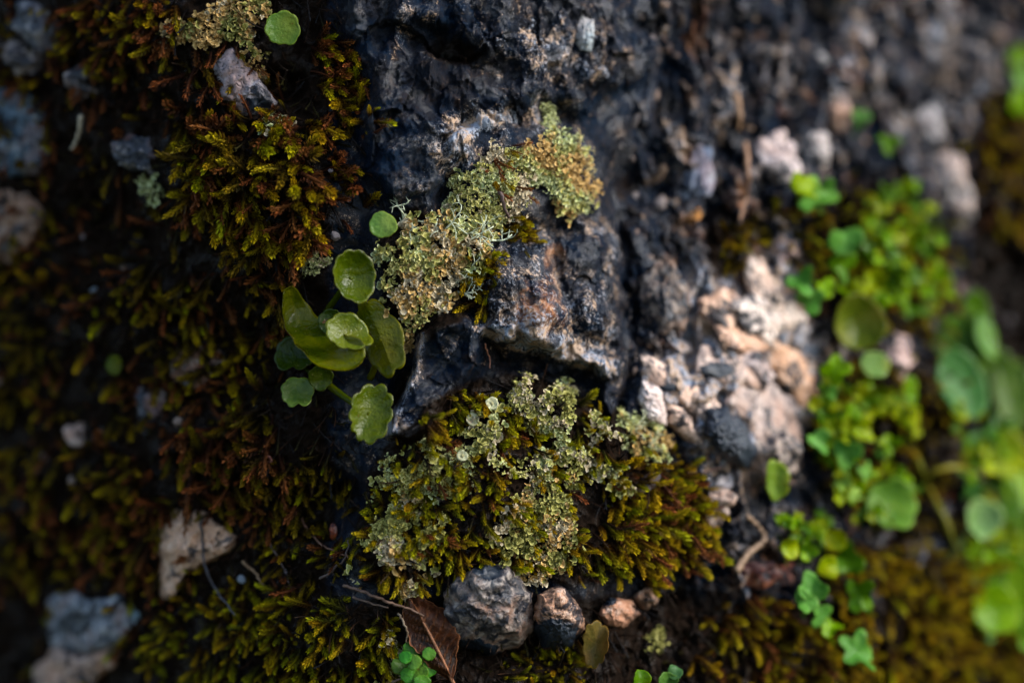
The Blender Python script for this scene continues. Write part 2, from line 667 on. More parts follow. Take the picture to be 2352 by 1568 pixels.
h -= 6.0 * np.exp(-(line_dist(Uw + 2 * wob2, Vw, [(1432, 500), (1445, 600), (1436, 700), (1470, 800), (1435, 900), (1425, 960)]) / 20) ** 2)
h -= 5.0 * np.exp(-(line_dist(Uw + 2 * wob, Vw, [(1560, 520), (1540, 640), (1590, 740), (1570, 820)]) / 22) ** 2)
h -= 5.0 * np.exp(-(line_dist(Uw + 2 * wob, Vw, [(1500, 60), (1540, 200), (1500, 330), (1530, 440)]) / 26) ** 2)
h -= 5.0 * np.exp(-(line_dist(Uw + 2 * wob2, Vw, [(1690, 20), (1660, 150), (1640, 260), (1670, 380), (1650, 500)]) / 24) ** 2)
h -= 4.0 * np.exp(-(line_dist(Uw + 2 * wob2, Vw, [(1990, 20), (2020, 180), (1990, 300)]) / 26) ** 2)
h += 9.0 * plateau(Uw * 0.5 + U * 0.5, Vw * 0.5 + V * 0.5, FOOT, 15)
h += 2.6 * np.exp(-(line_dist(U, V, [(972, 768), (958, 850), (925, 920), (895, 985)]) / 11) ** 2)
h -= 7.0 * blob(U, V, 915, 905, 22, 55, 18, 3)
h += 6.5 * plateau(Uw + wob, Vw + wob2, CUSH, 75) + 3.0 * plateau(U, V, CUSH, 40) * fbm(P3 * 70 + 41, 3)
h += 6.0 * plateau(Uw, Vw, [(860, 500), (960, 470), (1130, 520), (1100, 700), (1000, 780), (880, 720)], 45)
h += 8.0 * plateau(Uw, Vw, [(1045, 330), (1220, 290), (1370, 330), (1370, 470), (1200, 520), (1050, 490)], 35)
h -= 7.0 * blob(U, V, 1440, 430, 70, 60) + 3 * blob(U, V, 1240, 420, 40, 30)
# hollows and swellings on the mossy left
h += 8.0 * blob(U, V, 600, 420, 190, 130, 25) + 5.0 * blob(U, V, 500, 90, 130, 90)
h -= 13.0 * blob(U, V, 560, 780, 190, 120, 10) + 11.0 * blob(U, V, 260, 520, 150, 120) + 9.0 * blob(U, V, 330, 900, 160, 90)
h -= 10.0 * blob(U, V, 760, 1160, 120, 70, -10) + 8.0 * blob(U, V, 300, 200, 110, 120)
h += 6.0 * blob(U, V, 120, 1130, 160, 110) + 6.0 * blob(U, V, 700, 1470, 240, 90)
h -= 10.0 * blob(U, V, 640, 190, 50, 32, 0, 3) + 9 * blob(U, V, 1180, 1500, 200, 40) + 9 * blob(U, V, 1560, 1420, 130, 90)
h -= 6.0 * blob(U, V, 120, 1330, 100, 60)
# right hand gullies
h += 7.0 * blob(U, V, 1660, 920, 190, 230, -20) + 6 * blob(U, V, 1720, 700, 110, 100)
h += 9.0 * blob(U, V, 2000, 560, 190, 170, 20) + 9.0 * blob(U, V, 2020, 960, 170, 170) + 8.0 * blob(U, V, 1960, 1400, 300, 180)
h -= 9.0 * blob(U, V, 1880, 40, 60, 60) + 6 * blob(U, V, 1520, 470, 50, 90) + 8 * blob(U, V, 1590, 780, 50, 60)
h -= 6.0 * blob(U, V, 2290, 640, 60, 60)

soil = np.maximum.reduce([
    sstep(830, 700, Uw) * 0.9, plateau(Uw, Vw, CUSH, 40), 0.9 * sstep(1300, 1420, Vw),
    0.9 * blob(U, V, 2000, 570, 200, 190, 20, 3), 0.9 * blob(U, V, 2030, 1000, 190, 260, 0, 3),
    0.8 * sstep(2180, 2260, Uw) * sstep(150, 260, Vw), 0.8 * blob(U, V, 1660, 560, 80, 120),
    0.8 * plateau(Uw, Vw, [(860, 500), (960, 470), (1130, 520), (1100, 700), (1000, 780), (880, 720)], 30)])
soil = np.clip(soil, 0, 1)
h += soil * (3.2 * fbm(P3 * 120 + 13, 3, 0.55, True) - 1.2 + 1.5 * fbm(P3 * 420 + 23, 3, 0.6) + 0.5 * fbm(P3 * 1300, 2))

# zones of colour: crust, mineral, dark on soil, wet film and carved hollows
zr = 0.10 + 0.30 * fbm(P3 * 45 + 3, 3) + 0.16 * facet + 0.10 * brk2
zg = 0.10 + 0.25 * fbm(P3 * 35 + 31, 3)
zb = np.zeros(X.shape)
zr += 0.55 * np.exp(-(line_dist(Uw, Vw, [(935, 40), (925, 90), (880, 150)]) / 26) ** 2)
zr += 0.35 * blob(U, V, 1060, 330, 90, 70, -35) + 0.35 * blob(U, V, 1270, 120, 120, 90)
zr -= 0.45 * blob(U, V, 880, 80, 55, 90) + 0.25 * blob(U, V, 960, 240, 120, 60) + 0.6 * blob(U, V, 1345, 580, 55, 36, 0, 4)
zr += 0.27 * plateau(U, V, NOSE, 20) + 0.40 * np.exp(-(line_dist(U, V, [(1112, 762), (1290, 806), (1385, 846)]) / 30) ** 2)
zg += 0.52 * blob(U, V, 1240, 700, 100, 90) + 0.5 * blob(U, V, 1275, 590, 30, 40) + 0.3 * blob(U, V, 1200, 760, 90, 50)
zr += 0.6 * np.exp(-(line_dist(U, V, [(972, 768), (958, 850), (925, 920), (895, 985)]) / 14) ** 2) + 0.55 * blob(U, V, 950, 975, 70, 30)
zr += 0.6 * np.exp(-(line_dist(Uw, Vw, [(1050, 330), (1070, 300), (1180, 275)]) / 14) ** 2) + 0.7 * blob(U, V, 1252, 270, 22, 36)
zg += cong * (0.10 + 0.7 * (cidb - 0.5)) + 0.55 * blob(U, V, 1690, 830, 200, 260, 0, 3)
zr += cong * (0.02 + 0.25 * crag + 0.5 * (cid - 0.5)) + 0.85 * blob(U, V, 1690, 840, 190, 240, 0, 3)
zr += 0.15 * blob(U, V, 2150, 150, 250, 200)
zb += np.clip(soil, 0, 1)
zb += 0.5 * np.exp(-(line_dist(Uw + 2 * wob2, Vw, [(1462, 500), (1456, 640), (1452, 780), (1440, 900), (1420, 960)]) / 26) ** 2)  # dark band along the carved cleft right of the nose
zb += 0.7 * blob(U, V, 915, 905, 24, 55, 18, 3) + 0.7 * blob(U, V, 1040, 125, 100, 45, 15, 3) + 0.6 * blob(U, V, 1440, 420, 70, 60)  # dark in the wet pocket and two carved hollows

Yd = Y - h * mm
lat = 0.0011 * rock_mask
Xd = X + lat * fbm(np.stack([X, Yd, Z], 1) * 130 + 71, 2)
Zd = Z + lat * fbm(np.stack([X, Yd, Z], 1) * 130 + 91, 2)
RV = np.stack([Xd, Yd, Zd + CAM_Z], 1)
ii = (np.arange(NZ - 1)[:, None] * NX + np.arange(NX - 1)[None, :]).ravel()
RF = np.stack([ii, ii + 1, ii + 1 + NX, ii + NX], 1)
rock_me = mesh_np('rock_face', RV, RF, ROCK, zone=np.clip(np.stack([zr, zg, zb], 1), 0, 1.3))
rock = link('rock_face', rock_me)
rock['kind'] = 'structure'
bpy.context.view_layer.update()
BVH = BVHTree.FromObject(rock, bpy.context.evaluated_depsgraph_get())
ORG = Vector((0, 0, CAM_Z))


def hit(u, v):
    d = ray_dir(u, v)
    loc, n, i, dist = BVH.ray_cast(ORG, d.normalized())
    if loc is None:
        y = 0.5
        return ORG + d * y, Vector((0.3, -1, 0.2)).normalized()
    if n.y > 0:
        n = -n
    return loc, n


def hit_s(u, v, r=14):
    """Hit with a normal fitted over a few pixels round the point."""
    p, n = hit(u, v)
    a, b = hit(u - r, v)[0], hit(u + r, v)[0]
    c, d = hit(u, v - r)[0], hit(u, v + r)[0]
    nn = (b - a).cross(c - d)
    if nn.length > 1e-9:
        nn.normalize()
        if nn.y > 0:
            nn = -nn
        n = nn
    return p, n


def px(depth):
    return 2 * HALF * depth / 2352.0


def at(u, v, off=0.0):
    """Point off metres in front of the rock where the line of sight through (u, v) meets it."""
    p, n = hit(u, v)
    d = ray_dir(u, v)
    return ORG + d * (p.y - off)


# ground out of frame below, added to darken reflections and undersides
def ground_material():
    m = NT('forest soil')
    n = m.noise(3.0, 6, 0.6)
    m.set(color=m.mix(m.ss(n, 0.4, 0.6), (0.030, 0.022, 0.014), (0.035, 0.045, 0.012)), rough=0.9, spec=0.1)
    return m.m


gv, gf, gr = [], [], [0.0, 1, 3, 8, 25, 90, 400, 1500]
for r_ in gr[1:]:
    for k in range(40):
        a = 2 * math.pi * k / 40
        gv.append((r_ * math.cos(a), r_ * math.sin(a), 0.06 * math.sin(3 * a + r_)))
gv.append((0, 0, 0))
for i in range(len(gr) - 2):
    for k in range(40):
        k2 = (k + 1) % 40
        gf.append((i * 40 + k, i * 40 + k2, (i + 1) * 40 + k2, (i + 1) * 40 + k))
for k in range(40):
    gf.append((len(gv) - 1, (k + 1) % 40, k, len(gv) - 1))
ground = link('ground', mesh_mixed('ground', gv, gf, ground_material()))
ground['kind'] = 'structure'


# ------------------------------------------------------------------ stones
def ico(sub):
    import bmesh
    bm = bmesh.new()
    bmesh.ops.create_icosphere(bm, subdivisions=sub, radius=1.0)
    Vv = np.array([tuple(v.co) for v in bm.verts])
    Ff = np.array([[v.index for v in f.verts] for f in bm.faces])
    bm.free()
    return Vv, Ff


ICO4, ICO3, ICO2 = ico(5), ico(3), ico(2)


def stone_mesh(name, seed, base, r=(1, 1, 1), rough=0.22, facets=6, mat=None):
    rng = np.random.RandomState(seed)
    Vv, Ff = base
    Vv = Vv.copy()
    d = np.ones(len(Vv))
    for _ in range(facets):                     # plane cuts give the broken faces
        n = rng.normal(size=3)
        n /= np.linalg.norm(n)
        c = rng.uniform(0.62, 0.9)
        s = Vv @ n
        d = np.minimum(d, np.where(s > 1e-3, c / np.maximum(s, 1e-3), 9))
    d = np.clip(d, 0.5, 1)
    d *= 1 + rough * fbm(Vv * 1.5 + rng.rand(3) * 40, 4, 0.5) + 0.22 * rough * (fbm(Vv * 3 + rng.rand(3) * 40, 4, 0.6, True) - 0.3)
    Vv = Vv * d[:, None] * np.array(r)
    return mesh_np(name, Vv, Ff, mat or STONE)


def stone(u, v, ru, rv, rot, color, label, seed, sink=0.5, depth=0.9, rough=0.62, facets=7, name='stone', cat='stone', group='stones set in the rock face', parent=None, base=None):
    p, n = hit_s(u, v, 0.6 * min(ru, rv))
    k = px(p.y)
    a, b = 1.12 * ru * k, 1.12 * rv * k
    c = min(a, b) * depth
    pos = ORG + ray_dir(u, v) * (p.y - c * (1 - 2 * sink) * 0.5)
    R = Matrix.Rotation(math.radians(-rot), 3, Vector((0, -1, 0))) @ Matrix.Rotation(math.radians(90), 3, 'X')
    me = stone_mesh(name, seed, base or ICO4, (a, b, c), rough, facets)
    o = link(name, me, parent, Matrix.Translation(pos) @ R.to_4x4(), color)
    if parent is None:
        tag(o, label, cat, group)
    return o


def chunk(poly, color, label, seed, height=0.004, stain=(), fine=False, rough=0.24, cat='stone', group='stones set in the rock face'):
    """An angular stone of a given outline, domed, broken by facets and sunk into the rock."""
    rng = np.random.RandomState(seed)
    pa = np.array(poly, float)
    cu, cv = pa.mean(0)
    nt, nr = (110, 34) if fine else (64, 18)
    A, bb = [], []
    for (u, v) in list(poly) + [(cu, cv)] + [((u + cu) / 2, (v + cv) / 2) for u, v in poly]:
        A.append((u - cu, v - cv, 1.0))
        bb.append(hit(u, v)[0].y)
    sol = np.linalg.lstsq(np.array(A), np.array(bb), rcond=None)[0]
    root_p = ORG + ray_dir(cu, cv) * sol[2]
    th = np.linspace(0, 2 * np.pi, nt, endpoint=False)
    Rb = np.zeros(nt)
    for i, a in enumerate(th):
        d = np.array([math.cos(a), math.sin(a)])
        best = 0
        for p, q in zip(pa, np.roll(pa, -1, 0)):
            e = q - p
            den = d[0] * e[1] - d[1] * e[0]
            if abs(den) < 1e-9:
                continue
            w = p - (cu, cv)
            t = (w[0] * e[1] - w[1] * e[0]) / den
            x = (w[0] * d[1] - w[1] * d[0]) / den
            if t > 0 and -1e-6 <= x <= 1 + 1e-6:
                best = max(best, t)
        Rb[i] = best
    Rb = np.array([0.25 * Rb[i - 1] + 0.5 * Rb[i] + 0.25 * Rb[(i + 1) % nt] for i in range(nt)])
    off = rng.rand(3) * 40
    UU, VV, HH = [cu], [cv], [1.0]
    for r in range(1, nr + 1):
        f = r / nr
        for i in range(nt):
            UU.append(cu + math.cos(th[i]) * Rb[i] * f)
            VV.append(cv + math.sin(th[i]) * Rb[i] * f)
            HH.append(max(0.0, 1 - f ** 3.0) ** 0.6)
    for i in range(nt):                        # skirt going back into the rock
        UU.append(cu + math.cos(th[i]) * Rb[i] * 0.93)
        VV.append(cv + math.sin(th[i]) * Rb[i] * 0.93)
        HH.append(-1.6)
    UU, VV, HH = np.array(UU), np.array(VV), np.array(HH)
    size = Rb.mean()
    q = np.stack([UU / size, VV / size, HH * 0.3], 1) * 1.1 + off
    UU += fbm(q * 2.2 + 5, 4, 0.6) * size * 0.20
    VV += fbm(q * 2.2 + 9, 4, 0.6) * size * 0.20
    rel = HH + rough * 1.3 * fbm(q * 1.2, 4, 0.5) + rough * 0.7 * (fbm(q * 2.6 + 3, 4, 0.55, True) - 0.35)
    yy = sol[2] + sol[0] * (UU - cu) + sol[1] * (VV - cv) - height * rel
    PX = (UU / 2352 - 0.5) * 2 * HALF * yy
    PZ = CAM_Z - (VV / 1568 - 0.5) * 2 * HALF * ASP * yy
    Vc = np.stack([PX, yy, PZ], 1) - np.array(root_p)
    F = [(0, 1 + (k + 1) % nt, 1 + k, 0) for k in range(nt)]
    for r in range(nr):
        for k in range(nt):
            a, b = 1 + r * nt + k, 1 + r * nt + (k + 1) % nt
            F.append((a, b, b + nt, a + nt))
    C = np.zeros((len(Vc), 3))
    for (u, v, ru, rv) in stain:
        C[:, 0] = np.maximum(C[:, 0], blob(UU, VV, u, v, ru, rv, 0, 4))
    o = link('stone', mesh_mixed('stone', Vc, F, STONE, color=C), None, Matrix.Translation(root_p), color)
    tag(o, label, cat, group)
    return o


TAN, ORANGE, WHITE, GREY, SLATE, BLACK, PINK, RUST = ((0.34, 0.25, 0.17), (0.42, 0.21, 0.09), (0.62, 0.58, 0.55), (0.22, 0.21, 0.22),
                                                      (0.09, 0.115, 0.15), (0.012, 0.016, 0.022), (0.50, 0.33, 0.26), (0.16, 0.050, 0.028))
for i, s in enumerate([
    (310, 1412, 22, 18, 0, (0.25, 0.42, 0.52), 'tiny pale blue pebble beside the large blue grey stone'),
    (182, 996, 34, 26, 20, (0.46, 0.36, 0.31), 'small blurred pinkish pebble alone in the dark left moss'),
    (1720, 850, 52, 36, 20, (0.44, 0.38, 0.36), 'pale grey stone between the white cluster and the grey mottled stone'),
    (1760, 1030, 62, 62, 0, (0.30, 0.25, 0.21), 'brownish grey stone above the fan shaped leaf'),
    (1640, 1160, 42, 40, 40, (0.34, 0.28, 0.24), 'grey tan stone below the banded shell'),
    (1600, 400, 34, 58, 18, (0.16, 0.22, 0.32), 'wet blue stone with a white glint, right of the upper lichen'),
    (1590, 492, 16, 22, 0, (0.66, 0.30, 0.05), 'small bright orange pebble under the wet blue stone'),
    (1522, 690, 46, 78, 0, (0.15, 0.12, 0.10), 'brown knob of stone between the wet nose of rock and the pale cluster'),
    (1790, 1318, 34, 28, -10, (0.30, 0.09, 0.045), 'rust red pebble beside the small green leaves'),
    (1735, 1318, 46, 30, 0, (0.10, 0.028, 0.02), 'dark maroon pebble left of the rust red one'),
    (2042, 826, 44, 46, 30, (0.62, 0.45, 0.40), 'pink white pebble between the two bright green clumps'),
    (1345, 80, 20, 36, 8, (0.34, 0.44, 0.48), 'small pale blue chip high on the dark rock'),
    (1890, 142, 18, 18, 0, (0.62, 0.66, 0.66), 'tiny whitish pebble standing in for a bokeh dot, upper right'),  # whitish stone put in for an out-of-focus highlight
    (1780, 375, 52, 66, 10, (0.50, 0.46, 0.46), 'pale grey stone above the topmost bluish lobed leaf'),
    (1865, 330, 34, 48, -20, (0.50, 0.48, 0.47), 'light grey stone just right of the pale grey one, upper right'),
    (1925, 262, 30, 34, 0, (0.58, 0.40, 0.30), 'peach coloured pebble above the light grey stones'),
    (2170, 430, 46, 80, -15, (0.42, 0.40, 0.38), 'tall grey stone right of the bright green clump'),
    (95, 60, 70, 46, 20, (0.10, 0.12, 0.15), 'dark blue grey stone in the top left corner'),
    (70, 130, 56, 42, -10, (0.22, 0.19, 0.18), 'grey brown blurred stone above the smooth blue slab'),
    (200, 185, 48, 36, 10, (0.17, 0.15, 0.15), 'small blurred brown grey stone right of the blue slab'),
    (330, 350, 60, 40, 15, (0.06, 0.075, 0.10), 'dark slaty stone in the hollow left of the hanging moss'),
    (470, 835, 80, 46, -20, (0.12, 0.085, 0.07), 'dark brown stone deep in the hollow left of the pennywort'),
    (360, 930, 56, 38, 10, (0.06, 0.075, 0.10), 'dark blue stone at the bottom of the shaded hollow'),
    (2130, 290, 34, 42, 0, (0.40, 0.41, 0.42), 'grey pebble above the tall grey stone'),
]):
    u, v, ru, rv, rot, colr, lab = s
    stone(u, v, ru, rv, rot, colr, lab, 100 + i, depth=0.8)

for i, (poly, c, lab, hgt, st, fine) in enumerate([
    ([(362, 1215), (408, 1160), (480, 1178), (550, 1240), (522, 1272), (470, 1298), (420, 1335), (385, 1390), (364, 1375), (372, 1300)], (0.66, 0.46, 0.32),
     'cracked tan wedge of stone poking out of dark moss, lower left', 8, [], False),
    ([(105, 1372), (168, 1348), (200, 1380), (280, 1358), (308, 1440), (290, 1482), (200, 1500), (115, 1492)], (0.20, 0.25, 0.30), 'large blurred blue grey stone in the bottom left corner', 8, [(170, 1430, 40, 30)], False),
    ([(72, 1545), (120, 1488), (200, 1502), (292, 1480), (262, 1530), (200, 1590), (80, 1600)], (0.44, 0.32, 0.25), 'buff stone under the blue grey one at the bottom left edge', 8, [], False),
    ([(-30, 205), (60, 198), (112, 258), (116, 360), (90, 404), (-30, 410)], (0.055, 0.115, 0.17), 'smooth blurred blue slab of stone at the upper left edge', 3, [], False),
    ([(-30, 424), (60, 438), (106, 480), (102, 540), (62, 574), (20, 612), (-30, 605)], (0.27, 0.175, 0.12), 'blurred buff stone below the smooth blue slab, left edge', 5, [], False),
    ([(488, 140), (530, 106), (590, 168), (642, 242), (602, 276), (540, 262), (508, 222)], (0.32, 0.31, 0.34), 'pale grey stone below the tan lichen at the top left', 5, [(590, 240, 40, 16)], False),
    ([(1020, 1360), (1080, 1300), (1170, 1296), (1222, 1360), (1232, 1436), (1188, 1486), (1120, 1500), (1050, 1478), (1012, 1430)], (0.17, 0.155, 0.145),
     'big rounded grey stone at the bottom below the moss cushion', 12, [(1080, 1492, 70, 26), (1120, 1312, 40, 18)], True),
    ([(1234, 1362), (1290, 1346), (1338, 1392), (1344, 1442), (1304, 1492), (1250, 1490), (1220, 1444)], (0.42, 0.26, 0.17), 'round stone with a black lower half beside the big grey stone', 11, [(1270, 1462, 70, 44)], True),
    ([(1374, 1408), (1398, 1372), (1450, 1376), (1472, 1408), (1432, 1444), (1392, 1436)], (0.42, 0.25, 0.17), 'pinkish tan rounded stone right of the black bottomed one', 7, [(1395, 1378, 24, 14)], True),
    ([(1446, 1370), (1490, 1346), (1518, 1378), (1482, 1404)], (0.40, 0.26, 0.18), 'small knobbly tan stone at the end of the bottom row', 5, [], False),
    ([(1716, 588), (1750, 598), (1782, 655), (1792, 694), (1740, 694), (1712, 640)], (0.72, 0.60, 0.50), 'white stone with an orange tip at the top of the pale cluster', 7, [], True),
    ([(1612, 690), (1660, 662), (1692, 690), (1682, 765), (1640, 744), (1612, 716)], (0.64, 0.44, 0.31), 'orange tan stone at the left of the pale cluster', 7, [], True),
    ([(1682, 702), (1740, 680), (1800, 686), (1845, 735), (1782, 764), (1772, 794), (1718, 762)], (0.80, 0.72, 0.64), 'brightest white stone in the pale cluster on the right', 9, [], True),
    ([(1648, 750), (1700, 752), (1772, 792), (1722, 812), (1668, 794)], (0.68, 0.47, 0.34), 'peach coloured stone under the brightest white stone', 8, [], True),
    ([(1484, 825), (1530, 842), (1605, 892), (1665, 944), (1692, 985), (1640, 985), (1575, 930), (1510, 885)], (0.70, 0.56, 0.46), 'narrow cream ridge of stone running down to the black stone', 5, [(1540, 890, 26, 12)], True),
    ([(1478, 880), (1512, 892), (1530, 930), (1524, 972), (1490, 960), (1472, 920)], (0.74, 0.70, 0.68), 'white stone just above the small tufted lichen', 8, [], True),
    ([(1528, 930), (1570, 945), (1612, 1000), (1622, 1035), (1570, 1004), (1534, 968)], (0.74, 0.55, 0.42), 'slanting white and orange sliver of stone left of the black stone', 5, [], True),
    ([(1630, 945), (1668, 940), (1708, 980), (1736, 1032), (1708, 1064), (1660, 1040), (1626, 1000)], (0.02, 0.04, 0.06), 'smooth black stone with a blue sheen pointing down', 18, [(1680, 1010, 120, 120)], True),
    ([(1690, 880), (1760, 888), (1824, 930), (1832, 1002), (1780, 1054), (1740, 1042), (1722, 980), (1680, 930)], (0.40, 0.34, 0.31), 'broad grey mottled stone right of the black stone', 7, [], True),
    ([(1785, 785), (1850, 838), (1868, 902), (1842, 936), (1798, 880), (1764, 830)], (0.56, 0.37, 0.24), 'orange brown stone bordering the green leaves', 8, [(1800, 900, 20, 20)], True),
    ([(1620, 800), (1700, 815), (1760, 845), (1740, 885), (1680, 880), (1610, 850)], (0.50, 0.40, 0.34), 'mottled buff stone filling the space under the pale cluster', 6, [(1650, 850, 40, 20)], True),
]):
    if i >= 10:                                # the pale outcrop: its blocks run into each other
        m_ = np.array(poly).mean(0)
        poly = [tuple(m_ + (np.array(q_) - m_) * 1.2) for q_ in poly]
        hgt *= 0.7
    chunk(poly, c, lab, 400 + i, hgt * 0.001, st, fine, 0.12 if 'black' in lab.split(' beside')[0] else (0.2 if i in (6, 7, 8) else 0.26 if i >= 10 else 0.38))

# pebbles of the conglomerate: parts of the rock face
PEB = [stone_mesh('pebble', 300 + k, ICO3, (1, 1, 1), 0.3, 6) for k in range(8)]
peb_cols = [TAN, GREY, SLATE, (0.30, 0.22, 0.17), (0.14, 0.13, 0.14), (0.44, 0.34, 0.27), (0.07, 0.065, 0.07), (0.10, 0.09, 0.10), (0.40, 0.38, 0.38)]
used = []
for k in range(700):
    u, v = random.uniform(1440, 2400), random.uniform(-40, 1200)
    dens = 1.0 if v < 420 else 0.55
    if u > 1840 and v > 380 and u < 2200 or u > 2150 and v > 620 or u > 1600 and v > 1150:
        dens = 0.08
    if random.random() > dens:
        continue
    r = random.choice((7, 8, 9, 10, 12, 14, 18, 24))
    if any((u - a) ** 2 + (v - b) ** 2 < (1.15 * (r + c)) ** 2 for a, b, c in used):
        continue
    used.append((u, v, r))
    p, n = hit(u, v)
    k_ = px(p.y) * r
    R = frame(n, roll=random.uniform(0, 6.3))
    c = random.choice(peb_cols)
    j = random.uniform(0.75, 1.25)
    link('pebble', PEB[k % 8], rock, trs(p, R, (k_ * random.uniform(0.6, 1.0), k_ * random.uniform(0.9, 1.7), k_ * 0.55)), tuple(x * j for x in c))
    if len(used) >= 210:
        break
for k in range(14):  # pale specks added on the left in place of blurred blue highlights
    u, v = random.uniform(0, 780), random.uniform(150, 1350)
    p, n = hit(u, v)
    k_ = px(p.y) * random.uniform(5, 11)
    link('pebble', PEB[k % 8], rock, trs(p + n * 0.0025, frame(n, roll=random.uniform(0, 6.3)), (k_, k_ * 1.3, k_)), random.choice([(0.35, 0.5, 0.6), (0.5, 0.5, 0.55), (0.5, 0.4, 0.33)]))


# ------------------------------------------------------------------ moss
def shoot_geo(rng, base_c, tip_c, leaves=40, fat=1.0):
    bx, by = rng.uniform(-0.35, 0.35), rng.uniform(-0.15, 0.35)

    def axis(t):
        return np.array([bx * t * t, by * t * t, t])
    V, F, C = [], [], []
    b = np.array(base_c)
    tp = np.array(tip_c)
    rings, sides = 6, 5
    for i in range(rings):
        t = i / (rings - 1)
        r = 0.075 * fat * (1 - 0.6 * t)
        for k in range(sides):
            a = 2 * math.pi * k / sides
            V.append(axis(t) + np.array([math.cos(a) * r, math.sin(a) * r, 0]))
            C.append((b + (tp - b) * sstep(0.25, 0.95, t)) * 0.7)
    for i in range(rings - 1):
        for k in range(sides):
            k2 = (k + 1) % sides
            a0, a1, a2, a3 = i * sides + k, i * sides + k2, (i + 1) * sides + k2, (i + 1) * sides + k
            F += [(a0, a1, a2), (a0, a2, a3)]
    for i in range(leaves):
        t = 0.10 + 0.88 * (i + rng.uniform(-0.3, 0.3)) / leaves
        phi = i * 2.39996 + rng.uniform(-0.25, 0.25)
        d = np.array([math.cos(phi), math.sin(phi), 0.0])
        s = np.array([-math.sin(phi), math.cos(phi), 0.0])
        spread = 0.62 - 0.42 * max(0, t - 0.6) / 0.4
        up = np.array([2 * bx * t, 2 * by * t, 1.0])
        up /= np.linalg.norm(up)
        dirv = d * spread + up * (1.0 - 0.35 * spread)
        dirv /= np.linalg.norm(dirv)
        L = (0.15 + 0.06 * math.sin(t * 3.1)) * rng.uniform(0.7, 1.25) * fat
        w = 0.036 * fat
        p0 = axis(t) + d * 0.05 * fat * (1.1 - t * 0.6)
        mid = p0 + dirv * L * 0.45
        tip = p0 + dirv * L - up * 0.02
        j = len(V)
        V += [p0, mid + s * w + d * 0.02, mid - s * w + d * 0.02, tip]
        f = sstep(0.35, 1.0, t)
        c = (b + (tp - b) * f) * rng.uniform(0.75, 1.2)
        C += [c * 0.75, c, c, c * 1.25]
        F += [(j, j + 1, j + 3), (j, j + 3, j + 2)]
    return np.array(V), np.array(F), np.array(C)


YG = ((0.045, 0.020, 0.005), (0.330, 0.240, 0.003))
GOLD = ((0.060, 0.024, 0.004), (0.310, 0.200, 0.005))
GREEN = ((0.030, 0.026, 0.005), (0.24, 0.215, 0.004))
RUSTY = ((0.034, 0.012, 0.006), (0.170, 0.058, 0.014))
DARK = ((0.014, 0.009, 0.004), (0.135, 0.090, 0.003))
STYLES = {}
for nm, (b, t) in dict(yg=YG, gold=GOLD, green=GREEN, rust=RUSTY, dark=DARK).items():
    STYLES[nm] = []
    for k in range(7):
        rng = np.random.RandomState(500 + k + 31 * len(STYLES))
        jb = rng.uniform(0.8, 1.25)
        g = shoot_geo(rng, tuple(x * jb for x in b), tuple(np.array(t) * np.array([rng.uniform(0.85, 1.15), rng.uniform(0.85, 1.15), 1])),
                      leaves=62 if nm != 'rust' else 34, fat=rng.uniform(0.8, 1.2))
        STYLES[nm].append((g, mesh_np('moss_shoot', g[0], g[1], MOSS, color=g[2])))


def join_geo(items):
    """items: (V, F, C, Matrix) -> one V, F, C"""
    Vs, Fs, Cs, o = [], [], [], 0
    for (V_, F_, C_), M in items:
        A = np.array(M)
        Vs.append(V_ @ A[:3, :3].T + A[:3, 3])
        Fs.append(F_ + o)
        Cs.append(C_)
        o += len(V_)
    return np.concatenate(Vs), np.concatenate(Fs), np.concatenate(Cs)


def scatter(poly, n, rng, holes=(), clump=0.0, cs=60.0):
    us = [p[0] for p in poly]
    vs = [p[1] for p in poly]
    out = []
    while len(out) < n:
        m = 4 * n
        uu = rng.uniform(min(us), max(us), m)
        vv = rng.uniform(min(vs), max(vs), m)
        k = inside(uu, vv, poly)
        sd = poly_sd(uu, vv, poly)
        edge = min(26.0, 0.13 * min(max(us) - min(us), max(vs) - min(vs)))
        k &= sd > edge * (rng.rand(m) * 1.1 + 1.5 * perlin(np.stack([uu / 38, vv / 38, np.full(m, 7.7)], 1)))
        for hpoly in holes:
            k &= ~inside(uu, vv, hpoly)
        if clump:
            nz = perlin(np.stack([uu / cs, vv / cs, np.full(m, 3.3)], 1))
            k &= nz > (clump - 1) * 0.5 + rng.uniform(-0.15, 0.15, m)
        out += list(zip(uu[k], vv[k]))
        if not k.any():
            break
    return out[:n]


